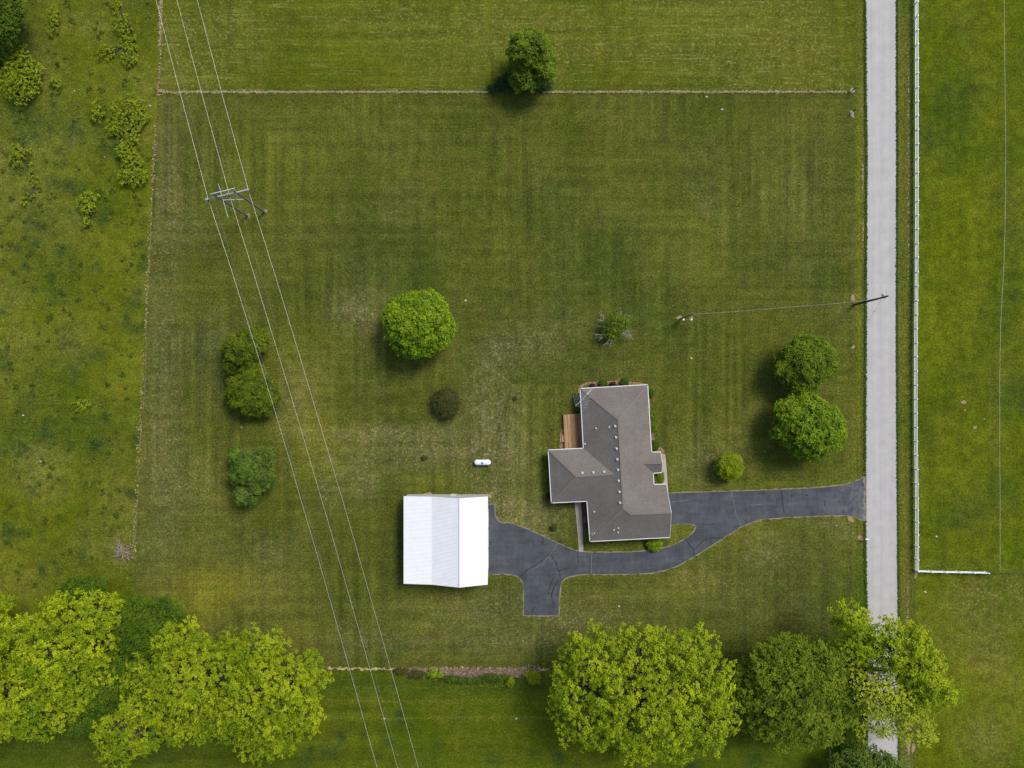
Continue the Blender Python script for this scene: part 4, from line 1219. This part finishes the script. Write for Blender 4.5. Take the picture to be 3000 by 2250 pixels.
# television antenna on a mast at the north-west corner
z9 = 8.2
A1 = W(1560 + 476 / 2.764, 1060 + 226 / 2.764, z9); A2 = W(1560 + 350 / 2.764, 1060 + 357 / 2.764, z9)
mp = W(1560 + 400 / 2.764, 1060 + 303 / 2.764, z9)
m = MB(); m.tube([(mp.x, mp.y, 0), (mp.x, mp.y, z9)], .03, 6); ant = m.build('antenna', M['alu'], house)
m = MB(); m.tube([A1, A2], .035, 6)
B1 = A1.lerp(A2, .30); d = (A2 - A1).normalized(); n = Vector((-d.y, d.x, 0))
for s in (-1, 1): m.tube([A1 + n * .10 * s, B1 + n * .06 * s], .03, 4)
for k in range(7): c = A1.lerp(B1, k / 6); m.tube([c - n * .11, c + n * .11], .02, 4)
m.build('boom', M['alu'], ant)
for k in range(8):
    c = A1.lerp(A2, .42 + .58 * k / 7); ln = 1.0 + .75 * k / 7
    m = MB(); m.tube([c + Vector((-.22, .97, 0)) * ln, c, c + Vector((.98, -.18, 0)) * ln], .016, 4); m.build('element', M['alu'], ant)

# deck
deck = thing('deck', 'reddish brown wooden deck in the corner between house and west wing', 'deck', W(1680, 1265, 0))
cor = [W(1650.5, 1214.8, .5), W(1716, 1211, .5), W(1722, 1312, .5), W(1655.5, 1316, .5)]
m = MB(); nb = 27
for k in range(nb):
    t0 = (k + .04) / nb; t1 = (k + .96) / nb
    q = [cor[0].lerp(cor[1], t0), cor[0].lerp(cor[1], t1), cor[3].lerp(cor[2], t1), cor[3].lerp(cor[2], t0)]
    v = [x - Vector((0, 0, .04)) for x in q] + q
    m.add(v, [(4, 7, 6, 5), (0, 1, 2, 3), (0, 4, 5, 1), (1, 5, 6, 2), (2, 6, 7, 3), (3, 7, 4, 0)])
m.build('deck_board', M['deck'], deck)
m = MB(); m.bar(cor[0] + Vector((0, .03, -.1)), cor[1] + Vector((0, .03, -.1)), .05, .24); m.bar(cor[0] + Vector((-.03, 0, -.1)), cor[3] + Vector((-.03, 0, -.1)), .05, .24)
m.build('rim_board', M['wood'], deck)
for t in (.05, .35, .65, .95):
    p = cor[0].lerp(cor[3], t) + Vector((.1, 0, 0)); m = MB(); m.box((p.x, p.y, .2), .1, .1, .5); m.build('post', M['wood'], deck)
m = MB(); c = W(1649, 1285, .2)
m.box((c.x, c.y, .30), .34, 1.2, .05); m.box((c.x - .32, c.y, .13), .34, 1.2, .05)
for s in (-.58, .58): m.box((c.x - .1, c.y + s, .13), .7, .05, .26)
m.build('step', M['deck'], deck)
# bench beside the path
bn = W(1714, 1521, 0)
bench = thing('bench', 'small brown wooden bench in the brown bed by the south path', 'bench', bn)
m = MB()
for k in range(4): m.box(bn + Vector((-.25 + k * .16, 0, .44)), .13, 1.2, .04)
m.build('seat', M['wood'], bench)
for s in (-.5, .5):
    for q in (-.2, .22): m = MB(); m.box(bn + Vector((q, s, .21)), .06, .06, .42); m.build('leg', M['wood'], bench)
m = MB(); m.box(bn + Vector((.32, 0, .75)), .05, 1.2, .3); m.box(bn + Vector((.32, -.5, .5)), .05, .06, .3); m.box(bn + Vector((.32, .5, .5)), .05, .06, .3); m.build('backrest', M['wood'], bench)

# ---------------------------------------------------------------- propane tank
t0 = W(1413.5, 1355, 1.0)
tank = thing('propane_tank', 'white sausage-shaped gas tank with a blue lid on the lawn', 'gas tank', (t0.x, t0.y, 0))
c = Vector((t0.x, t0.y, .82)); R = .48; L2 = 1.46
m = MB(); pr = []
for k in range(7): a = math.pi / 2 * k / 6; pr.append((R * math.sin(a) + .002, -L2 + (1 - math.cos(a)) * .46))
pr += [(r, -h) for r, h in reversed(pr)]
m.lathe(c, pr, 28, 'X'); body = m.build('shell', M['tank'], tank, smooth=True)
m = MB(); m.lathe(c + Vector((0, -.02, R - .05)), [(.20, 0), (.20, .14), (.16, .20), (.06, .23)], 18); m.build('valve_cover', M['tankblue'], tank)
m = MB(); m.tube([c + Vector((0, .15, R - .02)), c + Vector((-.01, .45, .2))], .012, 5); m.build('pipe', M['darkmetal'], tank)
m = MB(); m.lathe(c + Vector((.52, -.02, R - .05)), [(.05, 0), (.05, .08), (.02, .09)], 8); m.build('relief_valve', M['alu'], tank)
for s in (-.9, .9):
    m = MB(); m.box((c.x + s, c.y, .18), .12, .7, .40); m.box((c.x + s, c.y, .02), .3, .9, .10); m.build('foot', M['white'], tank)

# ---------------------------------------------------------------- transmission structure and cables
pA0 = W(725.8, 633.3, 0); pA1 = Vector((pA0.x, pA0.y, 14.6)); pB0 = W(775.3, 621.7, 0); pB1 = Vector((pB0.x, pB0.y, 14.0))
hf = thing('transmission_structure', 'two-legged wooden power line frame with crossarms on the upper left lawn', 'power pole', (pA0 + pB0) / 2)
for a, b in ((pA0, pA1), (pB0, pB1)):
    m = MB(); m.tube([a + Vector((0, 0, -.1)), a.lerp(b, .5), b], [.19, .16, .13], 10); m.build('pole', M['pole'], hf)
m = MB(); ca = W(604.4, 584.4, 13.0); cb = W(728.5, 555.3, 13.0)
m.bar(ca, cb, .20, .24); cross = m.build('crossarm', M['arm'], hf)
m = MB(); m.bar(ca + Vector((.4, .1, .14)), ca.lerp(cb, .22) + Vector((0, 0, .14)), .12, .04); m.build('rust_plate', M['wood'], cross)
m = MB(); m.bar(W(616, 568.8, 14.3), W(687.8, 551.2, 14.0), .11, .11); m.build('top_bar', M['steelbar'], hf)
m = MB(); m.bar((pA0.x, pA0.y, 10.9), (pB0.x, pB0.y, 8.8), .10, .12); m.build('brace', M['arm'], hf)
m = MB(); m.bar((pA0.x, pA0.y, 8.2), (pB0.x, pB0.y, 11.2), .10, .12); m.build('brace', M['arm'], hf)
rm = W(654, 588, 12.6)
m = MB(); m.tube([W(639.7, 538.3, 12.7), rm, W(668.8, 638.7, 12.6)], .025, 5); m.build('rod', M['steelbar'], hf)
ins = []
for t in (.015, .50, .985):
    p = ca.lerp(cb, t)
    m = MB(); prof_ = []
    for k in range(9): prof_ += [(.13, -.2 - k * .09), (.06, -.245 - k * .09)]
    m.lathe(p, [(.05, 0)] + prof_, 10); i_ = m.build('insulator', M['insul'], hf)
    m = MB(); m.box(p + Vector((0, 0, .16)), .34, .30, .09); m.build('bracket', M['arm'], i_)
    ins.append(p)


def cable(name, label, cat, pts, r, mat, group=None):
    P3 = [W(x, y, z) for x, y, z in pts]
    # run on past the photo at both ends
    P3.insert(0, P3[0] + (P3[0] - P3[1]).normalized() * 70); P3.append(P3[-1] + (P3[-1] - P3[-2]).normalized() * 70)
    m = MB(); m.tube(P3, r, 5)
    return tag(m.build(name, M[mat]), label, cat, group)


zz = lambda y: 12.0 - 1.6 * math.sin(min(1, max(0, (575 - y) / 900)) * 1.6) if y < 575 else 12.0 - 3.2 * math.sin(min(1, (y - 575) / 2600) * math.pi)
PG = 'bare cables of the power line crossing the left side'
for lab, pts in (('leftmost of the three bright power cables', [(457, 0), (531, 285), (608, 577), (681, 800), (766, 1075), (850, 1353), (892, 1500), (922, 1600), (1007, 1900), (1105, 2250)]),
                 ('middle of the three bright power cables', [(518, 0), (594, 285), (671, 567), (743, 800), (850, 1151), (953, 1500), (1067, 1900), (1165, 2250)]),
                 ('rightmost of the three bright power cables', [(578, 0), (653, 285), (729, 561), (804, 800), (865, 1000), (1014, 1500), (1128, 1900), (1226, 2250)])):
    cable('power_cable', lab, 'power cable', [(x, y, zz(y)) for x, y in pts], .015, 'wire', PG)
z2 = lambda y: zz(y) + 2.4
cable('shield_wire', 'very thin wire beside the leftmost bright power cable', 'wire', [(x, y, z2(y)) for x, y in [(470, 0), (622, 567), (692, 800), (858, 1353), (1015, 1900), (1100, 2250)]], .005, 'wiregrey', PG)
cable('shield_wire', 'very thin wire beside the middle bright power cable', 'wire', [(x, y, z2(y)) for x, y in [(535, 0), (688, 553), (763, 800), (858, 1116), (970, 1500), (1077, 1900), (1176, 2250)]], .005, 'wiregrey', PG)

# ---------------------------------------------------------------- utility poles
u0 = W(2502, 893, 0); u1 = Vector((u0.x + .05, u0.y + .15, 11.2))
up = thing('utility_pole', 'tall dark pole with a small white transformer leaning over the road edge', 'utility pole', u0)
m = MB(); m.tube([u0 + Vector((0, 0, -.1)), u0.lerp(u1, .5), u1], [.20, .17, .14], 10); m.build('pole', M['poledark'], up)
m = MB(); tc = Vector((u1.x - .1, u1.y + .34, 9.6)); m.lathe(tc, [(.17, 0), (.20, .05), (.20, .62), (.15, .70), (.03, .74)], 14); tr_ = m.build('transformer', M['white'], up)
m = MB(); m.lathe(tc + Vector((0, 0, .72)), [(.05, 0), (.03, .08), (.05, .12), (.02, .22)], 8); m.build('bushing', M['insul'], tr_)
m = MB(); m.bar(Vector((u1.x, u1.y - .35, 10.2)), Vector((u1.x, u1.y + .15, 10.2)), .07); m.build('bracket', M['darkmetal'], up)
m = MB(); m.tube([Vector((u1.x, u1.y, 10.5)), Vector((u1.x + .05, u1.y + .5, 10.8)), Vector((u1.x, u1.y + 1.1, 10.6))], .02, 5); m.build('jumper', M['darkmetal'], up)
# guy wire
g0 = W(2500, 1015, 0); g1 = Vector((u1.x, u1.y - .1, 9.4))
guy = thing('guy_wire', 'thin stay wire with a yellow guard beside the dark roadside pole', 'stay wire', g0)
m = MB(); m.tube([g0, g1], .014, 4); m.build('wire', M['darkmetal'], guy)
m = MB(); m.tube([g0.lerp(g1, .02), g0.lerp(g1, .27)], .035, 6); m.build('guard', M['yellow'], guy)
m = MB(); m.lathe(g0.lerp(g1, .74), [(.03, 0), (.05, .1), (.03, .3)], 6); m.build('strain_insulator', M['darkmetal'], guy)
# yard pole
y0_ = W(1993, 935, 0); y1_ = Vector((y0_.x + .1, y0_.y + .1, 8.8))
yp = thing('utility_pole', 'shorter grey pole with a lamp arm on the lawn north of the house', 'utility pole', y0_)
m = MB(); m.tube([y0_ + Vector((0, 0, -.1)), y0_.lerp(y1_, .5), y1_], [.16, .13, .10], 9); m.build('pole', M['pole'], yp)
m = MB(); la = Vector((y1_.x, y1_.y, 7.9)); lb = W(2026, 936, 8.2); m.tube([la, (la + lb) / 2 + Vector((0, 0, .15)), lb], .03, 6); arm_ = m.build('lamp_arm', M['alu'], yp)
m = MB(); m.lathe(lb + Vector((0, 0, -.25)), [(.10, 0), (.20, .04), (.19, .16), (.08, .25), (.03, .32)], 14); m.build('lamp', M['white'], arm_)
m = MB(); m.box(y0_ + Vector((.18, -.22, 1.5)), .3, .25, .5); m.box(y0_ + Vector((.18, -.22, .9)), .08, .08, 1.0); m.build('meter_box', M['alu'], yp)
m = MB()
sp = [W(2030, 921, 8.3), W(2150, 913, 7.6), W(2280, 902.5, 7.3), W(2400, 893, 7.6), W(2500, 885, 8.3), Vector((u1.x - .15, u1.y, 9.0))]
m.tube(sp, .018, 5); tag(m.build('service_cable', M['wiregrey']), 'twisted service cable running between the yard pole and the roadside pole', 'cable')

# ---------------------------------------------------------------- fences
fence = thing('white_fence', 'long white three-rail fence running beside the road and turning right', 'fence', W(2678, 1672, 0))
tops = [(-38, 2690), (3.5, 2690), (45, 2690.3), (86.5, 2690.7), (128, 2691), (169.9, 2691), (212.2, 2691.2), (254, 2691.2), (295.4, 2691.2), (337, 2691.2), (378.7, 2691.2), (420.5, 2691.2), (462.6, 2691.2), (504, 2691.2), (546, 2691), (587.5, 2691), (629.3, 2690.9),
        (670.4, 2690.7), (712.5, 2690.6), (753.2, 2690.4), (796.3, 2690.2), (837.7, 2690), (880.2, 2689.6), (920.9, 2689), (962.3, 2688.4), (1004.6, 2688), (1044.7, 2687.8), (1086.8, 2687.7), (1128.3, 2687.6), (1169.3, 2687.6), (1210.8, 2687.7), (1252.5, 2688), (1293.6, 2688.4),
        (1335.4, 2688.9), (1376.1, 2689.6), (1418.2, 2690.2), (1460, 2690.8), (1494.8, 2691.1), (1530.9, 2691.3), (1567.6, 2691.5), (1602.4, 2691.8), (1641, 2692), (1675.3, 2692.3)]
zt = 1.42
pn = [W(x, y, zt) for y, x in tops]
pe = [W(x, y, zt) for x, y in ((2692.3, 1675.3), (2733, 1677), (2774, 1678), (2815.5, 1678.5), (2856.5, 1679.3), (2899, 1680.3))]
for p in pn + pe[1:]:
    m = MB(); m.box((p.x, p.y, zt / 2 - .03), .16, .16, zt + .02); m.box((p.x, p.y, zt + .0), .18, .18, .05); m.build('post', M['vinyl'], fence)
for z in (.45, .86, 1.27):
    m = MB()
    for k in range(len(pn) - 1):
        a, b = pn[k], pn[k + 1]; m.bar((a.x, a.y - .06, z), (b.x, b.y + .06, z), .045, .14) if False else m.box(((a.x + b.x) / 2, (a.y + b.y) / 2, z), .07, abs(a.y - b.y) - .16, .15)
    m.build('rail', M['vinyl'], fence)
    m = MB()
    for k in range(len(pe) - 1):
        a, b = pe[k], pe[k + 1]; m.box(((a.x + b.x) / 2, (a.y + b.y) / 2, z), abs(a.x - b.x) - .16, .07, .15, math.atan2(b.y - a.y, b.x - a.x))
    m.build('rail', M['vinyl'], fence)

tape = thing('tape_fence', 'thin pale electric tape fence on slim posts in the east pasture', 'fence', W(2930, 1300, 0))
tp = [(2942, -40), (2943, 120), (2944.5, 265), (2946.5, 386), (2945.5, 568), (2944.3, 683), (2940.7, 790), (2935, 890), (2931, 965), (2930.5, 1005), (2928.8, 1135), (2929, 1303), (2930.3, 1480), (2930, 1672)]
tw_ = [W(x, y, 1.05) for x, y in tp]
m = MB(); m.tube(tw_, .028, 4); m.build('tape', M['wire'], tape)
for i, p in enumerate(tw_):
    m = MB(); m.tube([(p.x - .05, p.y, 0), (p.x, p.y, 1.1)], .03, 5); m.build('post', M['greenpost'] if i % 2 else M['steelbar'], tape)
sew = [W(2899, 1680.3, 1.0), W(2960, 1682, 1.0), W(3040, 1684, 1.0), W(3120, 1686, 1.0)]
wf = thing('wire_fence', 'dark wire fence carrying on right from the end of the white fence', 'fence', W(2960, 1683, 0))
for z in (-.6, -.2, .1):
    m = MB(); m.tube([p + Vector((.12 if i == 0 else 0, 0, z)) for i, p in enumerate(sew)], .016, 4); m.build('wire', M['darkmetal'], wf)
for p in sew[1:]:
    m = MB(); m.tube([(p.x, p.y, 0), (p.x, p.y, 1.2)], .05, 6); m.build('post', M['weatherpost'], wf)

nf = thing('wire_fence', 'low wire fence on thin dark posts along the top straw strip', 'fence', W(1480, 264, 0))
xs = [x for x in range(500, 2490, 61) if not 1480 < x < 1600]
for x in xs:
    p = W(x, 267, 0); m = MB(); m.bar((p.x, p.y, 0), (p.x, p.y, 1.25), .045, .045); m.build('post', M['greenpost'], nf)
for z in (.35, .75, 1.15):
    m = MB(); m.tube([tuple(W(x, 267, 0) + Vector((0, 0, z))) for x in (461, 1000, 1500, 2000, 2495)], .009, 4); m.build('wire', M['darkmetal'], nf)
for (x, y, lab, mt, h, r) in ((461, 269, 'green steel corner post at the left end of the straw strip', 'greenpost', 1.7, .07), (2496, 267, 'dark round post with a pale stone foot at the right end of the straw strip', 'weatherpost', 1.6, .10),
                              (2496, 329, 'dark round post with a pale stone foot just below the end of the straw strip', 'weatherpost', 1.6, .10)):
    p = W(x, y, 0); t = thing('fence_post', lab, 'post', p)
    m = MB(); m.tube([p + Vector((0, 0, -.05)), p + Vector((0, 0, h))], r, 8); m.build('shaft', M[mt], t)
    if mt == 'weatherpost':
        m = MB(); m.lathe(p + Vector((-.06, -.08, 0)), [(.30, -.02), (.28, .10), (.16, .18), (.05, .20)], 9); m.build('foot', M['rock'], t)

# mailbox
mp_ = W(2524, 1576, 0)
mx = thing('mailbox', 'white mailbox on a brown post at the road edge south of the drive', 'mailbox', mp_)
m = MB(); m.box(mp_ + Vector((0, 0, .52)), .10, .10, 1.05); m.bar(mp_ + Vector((-.1, 0, 1.0)), mp_ + Vector((.55, -.02, 1.0)), .09); m.build('post', M['wood'], mx)
m = MB()
v = []; n_ = 9
for xx in (.1, .68):
    v += [mp_ + Vector((xx, -.11, 1.05)), mp_ + Vector((xx, .11, 1.05))] + [mp_ + Vector((xx, .11 * math.cos(math.pi * k / n_), 1.17 + .11 * math.sin(math.pi * k / n_))) for k in range(n_ + 1)]
q = n_ + 3
order = list(range(1, q)) + [0]
f = [(order[i], order[(i + 1) % q], order[(i + 1) % q] + q, order[i] + q) for i in range(q)] + [tuple(order), tuple(i + q for i in reversed(order))]
m.add(v, f); bx = m.build('box', M['white'], mx)
m = MB(); m.box(mp_ + Vector((.4, -.125, 1.25)), .06, .015, .2); m.build('flag', M['lf_red'] if False else M['wood'], bx)

# brush pile
c0 = W(361, 1612, 0)
m = MB()
for _ in range(85):
    a = random.uniform(0, 6.283); r = random.uniform(.3, 1.0); ln = random.uniform(.8, 2.0)
    p = c0 + Vector((random.gauss(0, .5), random.gauss(0, .5), random.uniform(.05, .75)))
    d = Vector((math.cos(a), math.sin(a), random.uniform(-.35, .25))).normalized()
    e = p + d * ln; e.z = max(e.z, .03)
    k = (p + e) / 2 + rdir() * .12
    rr = random.uniform(.02, .05); m.tube([p, k, e], [rr, rr * .8, rr * .5], 4)
for (x, y) in ((330, 1614), (392, 1624), (367, 1650), (391, 1602), (358, 1590), (340, 1622)):
    e = W(x, y, .25); m.tube([c0 + Vector((0, 0, .6)), e.lerp(c0, .4) + Vector((0, 0, .45)), e], [.05, .045, .03], 5)
tag(m.build('brush_pile', M['stick']), 'heap of cut grey branches at the left edge of the lawn', 'brush pile')

# stones and debris lying in the grass
RG = 'pale stones lying in the grass'
stones = [((1364, 881), .26, 'single white stone right of the ball-shaped tree'), ((68, 1217), .22, 'white stone near the left edge, west of the tiny sapling clump'), ((120, 1352), .28, 'white stone in the lower west pasture above its pale dry patch'),
          ((1813, 1776), .24, 'blue grey stone on the lawn below the driveway'), ((2025, 1050), .24, 'pale stone on the lawn north-east of the house'), ((439, 310), .24, 'pale stone just left of the fence line near the top of the largest sapling patch'),
          ((219, 266), .18, 'little white stone in the upper west pasture'), ((304, 461), .22, 'white stone left of the largest sapling patch'), ((2743, 1572), .24, 'grey stone in the east pasture near the fence corner'),
          ((2710, 1734), .26, 'pale slab in the grass below the white fence corner'), ((1127, 2105), .20, 'pale stone under the middle power cable at the bottom'), ((1512, 2105), .24, 'pale stone in the bottom field left of the huge lime tree'),
          ((2115, 321), .26, 'pale stones on the lawn below the top fence line, right side'), ((2070, 284), .24, 'pale stone just below the top fence line'), ((2450, 1540), .16, 'small pale stone on the lawn below the drive mouth')]
for (xy, r, lab) in stones:
    p = W(*xy); m = MB(); v = []; nk = 8
    ph = random.uniform(0, 6)
    for zf, rf in ((-.1, 1), (.22, .95), (.42, .6)):
        for k in range(nk): a = ph + 2 * math.pi * k / nk; q = r * rf * (.8 + .35 * random.random()); v.append(p + Vector((q * math.cos(a), q * .7 * math.sin(a), zf * r * 1.3)))
    f = [(i * nk + k, i * nk + (k + 1) % nk, (i + 1) * nk + (k + 1) % nk, (i + 1) * nk + k) for i in range(2) for k in range(nk)] + [tuple(2 * nk + k for k in range(nk))]
    m.add(v, f); tag(m.build('stone', M['rock']), lab, 'stone', RG)
